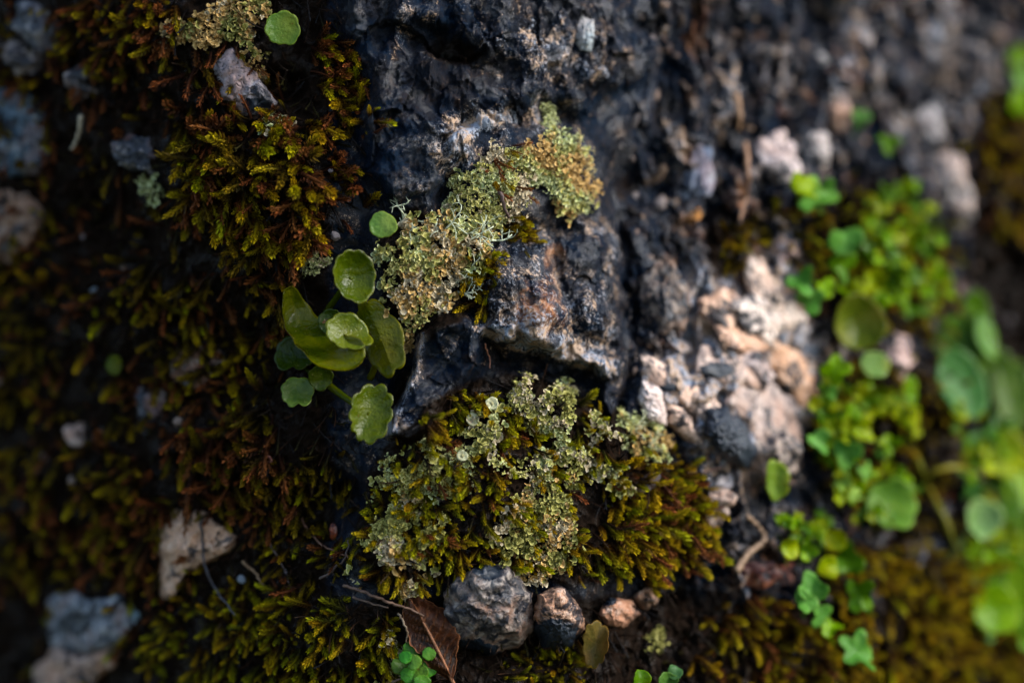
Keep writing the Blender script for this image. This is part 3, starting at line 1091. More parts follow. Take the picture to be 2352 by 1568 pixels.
def moss(poly, n, styles, length, label, seed, ind=110, flow=(0.15, -0.55), out=0.75, holes=(), clump=0.0, spread=0.85, cat='moss'):
    """A moss cushion: the largest shoots are parts, the rest one joined part."""
    rng = np.random.RandomState(seed)
    cu, cv = np.mean([p[0] for p in poly]), np.mean([p[1] for p in poly])
    root = empty('moss_cushion', at(cu, cv))
    tag(root, label, cat, 'moss cushions on the rock')
    names, w = zip(*styles)
    w = np.array(w) / sum(w)
    lst = []
    for (u, v) in scatter(poly, int(n * 0.72), rng, holes, clump):
        p, nn = hit_s(u, v, 10)
        st = STYLES[names[rng.choice(len(names), p=w)]]
        gi = rng.randint(len(st))
        d = nn * out + Vector((flow[0], -0.15, flow[1])) + Vector(rng.normal(size=3) * spread * 0.5)
        L = 1.25 * length * rng.choice([0.45, 0.65, 0.85, 1.0, 1.3])
        R = frame(d, up=Vector((rng.normal(), rng.normal(), rng.normal())), roll=rng.uniform(0, 6.28))
        M = trs(p - nn * 0.0006 - root.location, R, (L * 0.95, L * 0.95, L))
        lst.append((L / p.y, st[gi], M))
    lst.sort(key=lambda t: -t[0])
    for _, (g, me), M in lst[:ind]:
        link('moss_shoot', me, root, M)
    rest = lst[ind:]
    if rest:
        Vj, Fj, Cj = join_geo([(g, M) for _, (g, me), M in rest])
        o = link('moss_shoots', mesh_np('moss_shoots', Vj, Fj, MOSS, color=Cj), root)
        o['kind'] = 'stuff'
    return root


def rect(a, b, c, d):
    return [(a, b), (c, b), (c, d), (a, d)]


LICH_MAIN = [(875, 560), (940, 490), (1010, 475), (1100, 520), (1150, 545), (1110, 620), (1040, 690), (1020, 740), (960, 780), (905, 740), (870, 650)]
NOROCK = [FOOT]
moss([(170, -30), (400, -30), (420, 90), (330, 140), (220, 130)], 190, [('gold', 2), ('rust', 2)], 0.0062, 'blurred rust and gold moss at the top left edge', 1, 90)
moss([(390, 240), (520, 260), (700, 250), (800, 330), (850, 470), (740, 545), (640, 620), (540, 560), (430, 470), (380, 340)], 560,
     [('yg', 3), ('gold', 3), ('rust', 5), ('dark', 3)], 0.0072, 'hanging yellow and rust moss left of the dark upper rock', 2, 150, flow=(0.45, -0.5), clump=0.95)
moss([(690, 90), (790, 60), (850, 200), (860, 330), (800, 330), (700, 230)], 150, [('yg', 4), ('rust', 5)], 0.0055, 'narrow strip of rusty moss below the highest round leaf', 3, 80, flow=(0.6, -0.1), clump=0.8)
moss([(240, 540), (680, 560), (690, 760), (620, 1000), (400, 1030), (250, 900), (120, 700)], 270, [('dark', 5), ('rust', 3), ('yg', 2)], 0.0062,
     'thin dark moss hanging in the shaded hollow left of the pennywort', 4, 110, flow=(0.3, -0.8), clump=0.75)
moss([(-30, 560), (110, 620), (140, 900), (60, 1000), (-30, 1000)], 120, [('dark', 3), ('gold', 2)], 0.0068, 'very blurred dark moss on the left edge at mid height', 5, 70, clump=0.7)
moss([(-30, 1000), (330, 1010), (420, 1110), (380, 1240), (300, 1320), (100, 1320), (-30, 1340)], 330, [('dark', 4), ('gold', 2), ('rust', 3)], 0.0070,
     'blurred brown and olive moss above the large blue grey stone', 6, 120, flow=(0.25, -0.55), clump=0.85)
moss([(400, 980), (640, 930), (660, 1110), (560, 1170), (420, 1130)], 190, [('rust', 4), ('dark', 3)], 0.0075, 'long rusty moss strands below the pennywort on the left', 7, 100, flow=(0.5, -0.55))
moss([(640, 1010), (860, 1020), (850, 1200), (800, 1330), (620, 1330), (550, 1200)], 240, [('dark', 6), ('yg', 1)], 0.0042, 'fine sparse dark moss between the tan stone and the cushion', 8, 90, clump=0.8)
moss([(420, 1390), (560, 1320), (760, 1370), (900, 1390), (930, 1470), (880, 1600), (420, 1600), (300, 1500)], 620, [('green', 4), ('yg', 5), ('gold', 2)], 0.0050,
     'thick yellow green moss along the bottom left of the dead leaf', 9, 150, clump=0.95)
moss(CUSH[:], 1200, [('yg', 6), ('gold', 3), ('green', 3), ('rust', 1)], 0.0048, 'large green and gold moss cushion in the centre below the rock nose', 10, 220, flow=(0.25, -0.6), clump=1.05)
moss([(1440, 1040), (1570, 1060), (1640, 1130), (1650, 1230), (1560, 1330), (1420, 1340), (1390, 1200)], 330, [('yg', 5), ('gold', 4), ('rust', 2)], 0.0062,
     'feathery moss shoots fanning right beside the central cushion', 11, 140, flow=(0.65, -0.45))
moss([(1640, 1330), (1790, 1360), (1900, 1420), (1900, 1600), (1560, 1600), (1600, 1450)], 430, [('gold', 5), ('dark', 3), ('rust', 2)], 0.0058,
     'brown gold moss below the rust red pebble', 12, 120, flow=(0.3, -0.65), clump=0.9)
moss([(1850, 1200), (2060, 1230), (2250, 1250), (2380, 1450), (2380, 1600), (1900, 1600)], 1150, [('gold', 6), ('dark', 1), ('yg', 2)], 0.0056,
     'golden blurred moss filling the bottom right corner', 13, 150, clump=0.95)
moss([(1720, 440), (1860, 420), (2060, 420), (2200, 560), (2180, 760), (2050, 800), (1900, 700), (1780, 600)], 360, [('gold', 3), ('dark', 4), ('green', 3)], 0.0054,
     'dark olive moss behind the upper bright green clump', 14, 100)
moss([(1840, 820), (2140, 760), (2200, 900), (2280, 1250), (2080, 1260), (1860, 1100)], 420, [('gold', 4), ('dark', 4), ('rust', 1)], 0.0056,
     'brownish gold moss under the middle green clump on the right', 15, 100)
moss([(2230, 200), (2380, 210), (2380, 560), (2260, 520)], 170, [('gold', 5), ('rust', 1)], 0.0058, 'blurred golden moss at the upper right edge', 16, 80)
moss([(1060, 560), (1120, 570), (1130, 690), (1090, 720), (1060, 650)], 90, [('yg', 4), ('gold', 2)], 0.0046, 'small moss tuft between the leafy lichen and the rock nose', 17, 60, flow=(0.6, -0.3))
moss([(1130, 490), (1220, 490), (1230, 550), (1150, 560)], 70, [('yg', 3), ('dark', 2)], 0.0040, 'little dark green moss tuft on top of the rock nose', 18, 50)
moss([(1100, 340), (1180, 330), (1190, 450), (1120, 430)], 50, [('gold', 3), ('rust', 3)], 0.0046, 'brown moss tuft among the upper tan lichen', 19, 40)
moss([(1150, 1480), (1340, 1450), (1360, 1600), (1130, 1600)], 210, [('green', 3), ('gold', 2), ('dark', 2)], 0.0034, 'short soft moss under the bottom stones', 20, 60, out=1.0)
moss([(1640, 520), (1740, 480), (1740, 600), (1660, 640)], 90, [('dark', 3), ('gold', 2)], 0.0044, 'dark moss patch above the white stone cluster', 21, 50)


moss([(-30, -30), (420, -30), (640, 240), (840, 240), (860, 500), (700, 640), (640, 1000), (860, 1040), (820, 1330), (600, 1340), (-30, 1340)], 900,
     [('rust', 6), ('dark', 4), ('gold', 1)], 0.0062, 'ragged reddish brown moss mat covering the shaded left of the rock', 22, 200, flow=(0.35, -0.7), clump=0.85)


def fringe(poly, n, styles, length, label, seed):
    """Moss creeping over the edge of a stone."""
    rng = np.random.RandomState(seed)
    pa = np.array(poly, float)
    c = pa.mean(0)
    root = empty('moss_cushion', at(*c))
    tag(root, label, 'moss', 'moss cushions on the rock')
    for _ in range(n):
        k = rng.randint(len(pa))
        p = pa[k] + (pa[(k + 1) % len(pa)] - pa[k]) * rng.rand()
        q = p + (p - c) * rng.uniform(-0.02, 0.22) + rng.normal(size=2) * 6
        b, nn = hit_s(q[0], q[1], 10)
        inw = (c - p) / np.linalg.norm(c - p)
        d = nn * 0.55 + Vector((inw[0], -0.4, -inw[1])) * rng.uniform(0.2, 0.8) + Vector((0.15, -0.1, -0.45)) + Vector(rng.normal(size=3) * 0.3)
        st = STYLES[styles[rng.randint(len(styles))]]
        L = length * rng.uniform(0.6, 1.3)
        link('moss_shoot', st[rng.randint(len(st))][1], root, trs(b - root.location, frame(d, up=Vector(rng.normal(size=3)), roll=rng.uniform(0, 6.28)), L))


for i, (poly, n, lab) in enumerate([
    ([(362, 1215), (408, 1160), (480, 1178), (550, 1240), (522, 1272), (470, 1298), (420, 1335), (385, 1390), (364, 1375), (372, 1300)], 40, 'moss creeping round the cracked tan wedge of stone'),
    ([(105, 1372), (168, 1348), (200, 1380), (280, 1358), (308, 1440), (290, 1482), (262, 1530), (200, 1590), (80, 1600), (72, 1545)], 45, 'dark moss creeping round the large blue grey corner stone'),
    ([(-30, 205), (60, 198), (112, 258), (116, 360), (106, 480), (102, 540), (62, 574), (-30, 605)], 80, 'dark moss creeping over the edges of the smooth blue slab'),
    ([(488, 140), (530, 106), (590, 168), (642, 242), (602, 276), (540, 262), (508, 222)], 40, 'moss creeping round the pale grey stone at the top left'),
    ([(430, 800), (520, 800), (560, 850), (520, 890), (420, 880)], 36, 'moss creeping over the dark brown stone in the hollow'),
    ([(20, 20), (160, 30), (170, 110), (130, 180), (20, 170)], 60, 'rusty moss creeping over the stones in the top left corner'),
]):
    fringe(poly, n, ['dark', 'rust', 'yg', 'rust'], 0.0058, lab, 60 + i)

# old brown stems and crumbs lying in the hollows: nobody could count them
rng = np.random.RandomState(77)
LIT = [(shoot_geo(rng, (0.010, 0.006, 0.004), c, leaves=14, fat=f)) for c, f in (((0.035, 0.016, 0.008), 0.7), ((0.05, 0.022, 0.01), 0.5), ((0.03, 0.026, 0.006), 0.9), ((0.02, 0.02, 0.022), 0.8), ((0.07, 0.045, 0.03), 0.35))]
lit = []
for poly, n in (([(-40, -40), (800, -40), (830, 300), (870, 480), (700, 620), (860, 1010), (820, 1330), (960, 1350), (900, 1610), (-40, 1610)], 2300),
                (CUSH, 350), ([(1000, 1440), (1640, 1300), (1700, 1200), (2380, 1250), (1800, 1400), (1700, 1610), (1040, 1610)], 600),
                ([(1720, 420), (2200, 420), (2300, 900), (2260, 1260), (1860, 1240), (1820, 700)], 500)):
    for (u, v) in scatter(poly, n, rng):
        p, nn = hit_s(u, v, 10)
        d = nn * 0.35 + Vector((0.15, -0.1, -0.5)) + Vector(rng.normal(size=3) * 0.55)
        L = rng.uniform(0.0025, 0.0085)
        lit.append((LIT[rng.randint(len(LIT))], trs(p, frame(d, up=Vector(rng.normal(size=3)), roll=rng.uniform(0, 6.28)), (L * 0.8, L * 0.8, L))))
Vj, Fj, Cj = join_geo(lit)
lo = link('moss_litter', mesh_np('moss_litter', Vj, Fj, MOSS, color=Cj))
tag(lo, 'dark dead moss stems and crumbs lying in the shaded hollows', 'litter', None, 'stuff')


# ------------------------------------------------------------------ lichens
def lobe_geo(rng, col, rim):
    nseg, nr = 9, 3
    span = rng.uniform(3.0, 4.6)
    V, C, F = [np.zeros(3)], [np.array(col) * 0.45], []
    ph = rng.uniform(0, 6)
    lob = rng.randint(2, 5)
    cup = rng.uniform(0.2, 0.75)
    for r in range(1, nr + 1):
        f = r / nr
        for k in range(nseg + 1):
            a = -span / 2 + span * k / nseg
            rad = f * (1 + (0.30 * math.sin(a * lob + ph) + rng.uniform(-0.12, 0.12)) * f)
            zz = cup * f * f + 0.22 * f * math.sin(a * (lob + 1) + ph * 2)
            V.append(np.array([math.cos(a) * rad, math.sin(a) * rad, zz]))
            C.append((np.array(col) * 0.8 if r < nr else np.array(rim) * 1.15) * rng.uniform(0.85, 1.15))
    for k in range(nseg):
        F.append((0, 1 + k, 2 + k))
    for r in range(nr - 1):
        for k in range(nseg):
            a = 1 + r * (nseg + 1) + k
            b = a + nseg + 1
            F += [(a, b, b + 1), (a, b + 1, a + 1)]
    return np.array(V), np.array(F), np.array(C)


LSTY = {}
for nm, c, rim in (('grey', (0.28, 0.275, 0.055), (0.58, 0.54, 0.21)), ('tan', (0.40, 0.23, 0.06), (0.60, 0.40, 0.16)),
                   ('olive', (0.15, 0.15, 0.022), (0.38, 0.36, 0.11)), ('white', (0.34, 0.27, 0.16), (0.60, 0.52, 0.36)),
                   ('teal', (0.28, 0.33, 0.10), (0.60, 0.63, 0.34))):
    LSTY[nm] = []
    for k in range(6):
        rng = np.random.RandomState(900 + k + 13 * len(LSTY))
        g = lobe_geo(rng, np.array(c) * rng.uniform(0.85, 1.15), rim)
        LSTY[nm].append((g, mesh_np('lobe', g[0], g[1], LICHEN, color=g[2])))


def lichen(poly, n, styles, size, label, seed, ind=60, clump=0.0, lift=0.0012, holes=()):
    rng = np.random.RandomState(seed)
    cu, cv = np.mean([p[0] for p in poly]), np.mean([p[1] for p in poly])
    root = empty('lichen', at(cu, cv))
    tag(root, label, 'lichen', 'lichen patches on the rock')
    names, w = zip(*styles)
    w = np.array(w) / sum(w)
    lst = []
    for (u, v) in scatter(poly, int(n * 2.3), rng, holes, clump, 45.0):
        p, nn = hit_s(u, v, 8)
        # neighbouring lobes share a colour
        tone = perlin(np.array([[u / 70.0, v / 70.0, seed * 1.7]]))[0] * 1.2 + 0.5 + rng.uniform(-0.22, 0.22)
        cum = np.cumsum(w)
        si = int(np.searchsorted(cum, min(max(tone, 0.0), 0.999)))
        st = LSTY[names[min(si, len(names) - 1)]]
        d = nn + Vector((0.0, -0.25, 0.25)) + Vector(rng.normal(size=3) * 0.42)
        s = 0.74 * size * rng.choice([0.38, 0.5, 0.65, 0.85, 1.2])
        R = frame(d, up=Vector(rng.normal(size=3)), roll=rng.uniform(0, 6.28))
        M = trs(p + nn * (lift * rng.uniform(0.3, 2.2)) - root.location, R, s)
        lst.append((s / p.y, st[rng.randint(len(st))], M))
    lst.sort(key=lambda t: -t[0])
    for _, (g, me), M in lst[:ind]:
        link('lobe', me, root, M)
    if lst[ind:]:
        Vj, Fj, Cj = join_geo([(g, M) for _, (g, me), M in lst[ind:]])
        o = link('lobes', mesh_np('lobes', Vj, Fj, LICHEN, color=Cj), root)
        o['kind'] = 'stuff'
    return root


lichen([(380, 60), (480, 20), (560, 0), (640, -10), (650, 30), (600, 60), (625, 120), (615, 195), (580, 170), (545, 110), (480, 110), (390, 110)], 520,
       [('olive', 2), ('tan', 4), ('white', 1)], 0.0011, 'tan lichen crust beside the highest round leaf', 40, 60)
lichen([(1190, 330), (1260, 300), (1330, 320), (1370, 430), (1350, 480), (1290, 510), (1240, 450), (1190, 440)], 620, [('teal', 1), ('grey', 2), ('tan', 5)], 0.0011,
       'golden tan lichen on the ledge right of the upper moss tuft', 41, 70)
lichen([(1040, 400), (1110, 330), (1200, 340), (1230, 440), (1200, 510), (1120, 520), (1020, 490)], 560, [('teal', 3), ('grey', 4), ('white', 2)], 0.0010,
       'pale grey green lichen left of the golden tan one', 42, 60)
lichen(LICH_MAIN, 1250, [('teal', 1), ('grey', 5), ('olive', 3), ('tan', 4), ('white', 2)], 0.00125,
       'leafy yellow green lichen right of the pennywort leaves', 43, 120, 0.0, 0.0016)
lichen([(890, 770), (950, 760), (960, 800), (915, 815)], 60, [('tan', 1)], 0.0014, 'small tan lichen rosette below the leafy lichen', 44, 40)
lichen([(690, 560), (740, 530), (765, 600), (700, 650)], 110, [('teal', 2), ('white', 3)], 0.0008, 'small pinkish white lichen above the pennywort', 45, 30, 0.9)
lichen([(1100, 920), (1180, 870), (1300, 880), (1360, 950), (1440, 1040), (1430, 1130), (1280, 1120), (1160, 1100), (1070, 1030)], 1150,
       [('teal', 4), ('grey', 4), ('white', 3), ('olive', 3)], 0.00115, 'pale lichen crust on the crown of the moss cushion', 46, 90, 1.25, 0.0020)
lichen([(870, 1060), (1000, 990), (1090, 1040), (1090, 1140), (960, 1150), (860, 1120)], 420, [('teal', 2), ('grey', 3), ('olive', 2)], 0.0012,
       'grey green lichen on the left shoulder of the moss cushion', 47, 40, 0.9)
lichen([(860, 1130), (960, 1120), (1010, 1180), (1010, 1300), (930, 1365), (800, 1340), (820, 1240)], 760, [('olive', 4), ('grey', 3), ('white', 2), ('tan', 2)], 0.00125,
       'olive lichen on the lower left flank of the moss cushion', 48, 80, 0.95)
lichen([(1160, 1120), (1290, 1090), (1330, 1200), (1310, 1310), (1250, 1340), (1180, 1320), (1120, 1240)], 850, [('white', 4), ('tan', 2), ('olive', 3)], 0.00115,
       'cream lichen streak running down the middle of the cushion', 49, 80, 0.0, 0.0020)
lichen([(1400, 950), (1470, 930), (1540, 1010), (1530, 1080), (1440, 1060)], 240, [('teal', 2), ('grey', 2), ('tan', 3)], 0.0011,
       'tufted pinkish lichen below the white stone', 50, 40)
lichen([(880, 1450), (950, 1480), (930, 1600), (860, 1600)], 150, [('white', 2), ('tan', 2), ('olive', 2)], 0.0012, 'cream lichen behind the bright green rosette', 51, 30)
lichen([(1235, 230), (1270, 225), (1272, 300), (1240, 305)], 70, [('teal', 1)], 0.0009, 'small bluish white lichen on the dark upper rock', 52, 20)
lichen([(1480, 1450), (1515, 1440), (1520, 1500), (1480, 1500)], 45, [('olive', 2), ('grey', 1)], 0.0013, 'single olive lichen rosette right of the translucent leaf', 53, 20)


lichen([(330, 405), (375, 395), (390, 460), (340, 475)], 40, [('teal', 1)], 0.0013, 'tiny pale blue lichen dots in the upper left hollow', 54, 20)
lichen([(585, 270), (660, 265), (690, 310), (600, 320)], 60, [('teal', 2), ('white', 2)], 0.0010, 'small whitish lichen flecks on top of the hanging moss', 55, 20)


# branching lichen
def branch_tree(rng, p, d, L, r, depth, segs):
    pts, rad = [p], [r]
    for i in range(3):
        d = (d + Vector(rng.normal(size=3) * 0.22)).normalized()
        p = p + d * L / 3
        pts.append(p)
        rad.append(r * (1 - 0.14 * (i + 1)))
    segs.append((pts, rad))
    if depth > 0:
        for k in range(rng.randint(2, 4)):
            q = (d + Vector(rng.normal(size=3) * 0.65)).normalized()
            start = pts[rng.randint(1, 4)]
            branch_tree(rng, start, q, L * rng.uniform(0.5, 0.8), r * 0.62, depth - 1, segs)


def bush(bases, label, seed, L, color):
    rng = np.random.RandomState(seed)
    root = empty('branching_lichen', at(*bases[0][:2]))
    tag(root, label, 'lichen', 'branching lichens')
    for (u, v, du, dv) in bases:
        p, n = hit_s(u, v)
        segs = []
        d = Vector((du, -0.35, -dv)).normalized()
        branch_tree(rng, p - root.location, d, L * rng.uniform(0.8, 1.2), 0.00036, 3, segs)
        Vs, Fs, o = [], [], 0
        for pts, rad in segs:
            v_, f_ = tube(pts, rad, 4)
            Vs.append(v_)
            Fs += [tuple(i + o for i in f) for f in f_]
            o += len(v_)
        Va = np.concatenate(Vs)
        C = np.tile(np.array(color), (len(Va), 1)) * np.random.RandomState(seed).uniform(0.8, 1.2, (len(Va), 1))
        link('branch', mesh_mixed('branch', Va, Fs, LICHEN, color=C), root)


bush([(930, 515, -0.3, -1), (1000, 530, 0.0, -1), (1030, 550, 0.3, -1), (1100, 545, 0.7, -0.5), (940, 540, -0.1, -1), (990, 550, 0.15, -1), (1010, 560, 0.5, -0.8), (1040, 590, 0.9, -0.6), (1060, 560, 0.9, -0.4), (965, 560, -0.4, -0.8), (1085, 560, 0.9, -0.2)],
     'pale branching lichen sprigs standing up from the leafy lichen', 61, 0.0058, (0.52, 0.58, 0.42))
bush([(1060, 660, 0.9, -0.2), (1040, 640, 0.9, -0.6), (1070, 640, 0.9, 0.2), (1050, 670, 0.8, 0.4)],
     'pale branching lichen sprigs reaching towards the rock nose', 62, 0.0046, (0.50, 0.55, 0.40))
bush([(1460, 1010, 0.0, -1), (1490, 1030, 0.5, -0.7), (1475, 1050, 0.3, -0.4)], 'small branching lichen below the white stone', 63, 0.0040, (0.42, 0.44, 0.28))
bush([(1270, 350, 0.2, -1), (1310, 360, 0.7, -0.6), (1330, 400, 0.9, -0.2), (1320, 440, 0.9, 0.2)], 'yellowish branching lichen fringe on the golden tan lichen', 64, 0.0044, (0.42, 0.34, 0.15))


# cup lichens: a flat grainy disc on a stalk
def cup_lichen(u, v, r, label, seed):
    rng = np.random.RandomState(seed)
    p, n = hit_s(u, v)
    c = at(u, v, 0.0045)
    root = empty('cup_lichen', p)
    tag(root, label, 'lichen', 'cup lichens on the moss cushion')
    R = r * px(c.y)
    d = (Vector((0.05, -1, 0.15))).normalized()
    M = frame(d)
    V, F, nt = [Vector((0, 0, -0.1 * R))], [], 18
    prof = [(0.35, -0.06), (0.7, 0.0), (0.95, 0.14), (1.0, 0.06), (0.75, -0.25), (0.2, -0.7)]
    for rr, z in prof:
        for k in range(nt):
            a = 2 * math.pi * k / nt
            q = rr * (1 + 0.10 * rng.uniform(-1, 1))
            V.append(Vector((math.cos(a) * q * R, math.sin(a) * q * R, (z + 0.10 * rng.uniform(-1, 1)) * R)))
    for k in range(nt):
        F.append((0, 1 + k, 1 + (k + 1) % nt, 0))
    for i in range(len(prof) - 1):
        for k in range(nt):
            a, b = 1 + i * nt + k, 1 + i * nt + (k + 1) % nt
            F.append((a, a + nt, b + nt, b))
    Va = np.array([tuple(M @ q + (c - p)) for q in V])
    C = np.tile(np.array((0.40, 0.40, 0.24)), (len(Va), 1)) * rng.uniform(0.75, 1.25, (len(Va), 1))
    link('cup', mesh_mixed('cup', Va, F, LICHEN, color=C), root)
    v_, f_ = tube([Vector((0, 0, 0)), (c - p) * 0.5 + Vector((0, 0, -0.0005)), c - p], [0.0005, 0.0004, 0.0005])
    link('stalk', mesh_mixed('stalk', v_, f_, LICHEN, color=np.tile((0.25, 0.24, 0.12), (len(v_), 1))), root)


cup_lichen(1130, 926, 15, 'upper of the two round cup lichens on the cushion crown', 1)
cup_lichen(1085, 963, 15, 'lower left of the two round cup lichens on the cushion crown', 2)
cup_lichen(1062, 1046, 13, 'small cup lichen on the left shoulder of the cushion', 3)
cup_lichen(1194, 1168, 13, 'cup lichen low down at the top of the cream lichen streak', 4)


# ------------------------------------------------------------------ leaves
def leaf_geo(rx, ry, lobes=9, scal=0.06, cup=0.25, fold=0.0, wave=0.08, seed=0, thick=0.00035, notch=0.0, shape=None, bend=0.0):
    """Round scalloped leaf in its XY plane facing +Z, solid with a thin rim."""
    rng = np.random.RandomState(seed)
    nr, nt = 8, 72
    ph = rng.uniform(0, 6)
    w1, w2 = rng.uniform(0, 6), rng.uniform(0, 6)
    R = min(rx, ry)
    top, C = [np.array([0, 0, -cup * R * 0.18])], [(0, 0.6, 0)]
    for i in range(1, nr + 1):
        f = i / nr
        for k in range(nt):
            a = 2 * math.pi * k / nt
            aw = a + 0.16 * math.sin(a + w1) + 0.10 * math.sin(2 * a + w2)
            s = 1 - scal * (1 - abs(math.cos(0.5 * (aw * lobes + ph))) ** 0.7) * f ** 3 * 1.7 + 0.035 * math.sin(3 * a + w2) * f
            if shape is not None:
                s *= shape(a) * f + (1 - f) * 0.6
            if notch:
                s *= 1 - notch * math.exp(-((math.atan2(math.sin(a + 1.57), math.cos(a + 1.57))) / 0.28) ** 2) * f
            x, y = rx * s * f * math.cos(a), ry * s * f * math.sin(a)
            z = cup * R * (f ** 2.2) - cup * R * 0.18 * (1 - f) ** 2
            z += wave * R * f * f * (math.sin(2 * a + w1) + 0.6 * math.sin(3 * a + w2))
            z += fold * abs(x) * 1.0
            z += bend * (y / ry) ** 2 * R
            top.append(np.array([x, y, z]))
            vein = max(0, math.cos(a * 7 + ph)) ** 14 * (1 - f)
            C.append((f, vein, 0))
    top = np.array(top)
    n1 = len(top)
    bot = top.copy()
    bot[:, 2] -= thick
    inner = n1 - nt
    bot[:inner, 2] -= thick * 0.6
    V = np.concatenate([top, bot])
    F = []
    for k in range(nt):
        k2 = (k + 1) % nt
        F.append((0, 1 + k, 1 + k2, 0))
        F.append((n1, n1 + 1 + k2, n1 + 1 + k, n1))
    for i in range(nr - 1):
        for k in range(nt):
            k2 = (k + 1) % nt
            a, b = 1 + i * nt + k, 1 + i * nt + k2
            F.append((a, a + nt, b + nt, b))
            F.append((n1 + a, n1 + b, n1 + b + nt, n1 + a + nt))
    o = 1 + (nr - 1) * nt
    for k in range(nt):
        k2 = (k + 1) % nt
        F.append((o + k, n1 + o + k, n1 + o + k2, o + k2))
    return V, F, np.array(C + C)


def add_leaf(root, u, v, rx, ry, n, roll, color, off=0.006, stalk_to=None, stalk_r=0.0006, name='leaf', stalk=True, mat=None, **kw):
    """Leaf whose centre is seen at (u, v), off metres before the rock, with its stalk as a sub-part."""
    c = at(u, v, off)
    k = px(c.y)
    V_, F_, C_ = leaf_geo(rx * k, ry * k, **kw)
    R = frame(Vector(n), roll=math.radians(roll))
    A = np.array(R)
    Vw_ = V_ @ A.T + np.array(c - root.location)
    lf = link(name, mesh_mixed(name, Vw_, F_, mat or LEAF, color=C_), root, None, color)
    if not stalk:
        return lf
    nn = Vector(n).normalized()
    s0 = c - nn * 0.0004 - root.location
    if stalk_to is None:
        e = hit(u + 6, v + 10)[0] - root.location
    else:
        e = at(stalk_to[0], stalk_to[1], 0.0 if len(stalk_to) < 3 else stalk_to[2]) - root.location
    mid = (s0 + e) * 0.5 - nn * 0.002
    pts = []
    for i in range(9):
        t = i / 8
        pts.append(s0 * (1 - t) ** 2 + mid * 2 * t * (1 - t) + e * t * t)
    v_, f_ = tube(pts, [stalk_r * (0.85 + 0.3 * i / 8) for i in range(9)], 8)
    st = link('stalk', mesh_mixed('stalk', v_, f_, LEAF, color=np.tile((0.3, 0.3, 0), (len(v_), 1))), lf, None, tuple(x * 0.9 for x in color))
    return lf


PW = (0.056, 0.076, 0.001)
PWD = (0.024, 0.044, 0.002)
PWY = (0.078, 0.086, 0.001)
plant = empty('pennywort', at(760, 850))
tag(plant, 'glossy pennywort with round cupped leaves in the centre left', 'plant')
add_leaf(plant, 808, 636, 52, 64, (0.42, -1, 0.12), 10, PW, 0.012, (735, 740), 0.00085, cup=0.50, scal=0.05, lobes=10, seed=1, wave=0.07, mat=WETLEAF)
add_leaf(plant, 678, 818, 50, 46, (-0.15, -1, 0.5), 0, PWD, 0.006, (725, 868), 0.0006, cup=0.22, seed=3, notch=0.25, lobes=8, mat=WETLEAF)
add_leaf(plant, 684, 904, 39, 41, (0.1, -1, 0.45), 0, (0.075, 0.13, 0.022), 0.008, (730, 880), 0.0006, cup=0.25, seed=4, notch=0.25, lobes=7, scal=0.08, mat=WETLEAF)
add_leaf(plant, 736, 866, 30, 30, (0.2, -1, -0.2), 20, PWD, 0.008, (730, 800), 0.0006, cup=0.2, seed=5, lobes=7, mat=WETLEAF)
add_leaf(plant, 850, 950, 52, 74, (0.25, -1, 0.22), -14, PW, 0.012, (735, 868, 0.004), 0.0009, cup=0.34, seed=6, lobes=10, scal=0.10, notch=0.0, wave=0.13, mat=WETLEAF)
add_leaf(plant, 874, 776, 52, 100, (-0.35, -1, 0.05), 24, PWY, 0.009, (850, 870), 0.0008, cup=0.16, seed=7, lobes=7, scal=0.09, fold=-0.28, wave=0.14, mat=WETLEAF)
add_leaf(plant, 758, 740, 28, 32, (0.1, -1, 0.1), 0, PWD, 0.009, (750, 790), 0.0005, cup=0.2, seed=8, lobes=7, mat=WETLEAF)
add_leaf(plant, 800, 768, 58, 46, (0.35, -1, 0.55), -25, (0.080, 0.105, 0.006), 0.015, (760, 830), 0.0007, cup=0.30, seed=9, lobes=8, scal=0.07, wave=0.16, mat=WETLEAF)


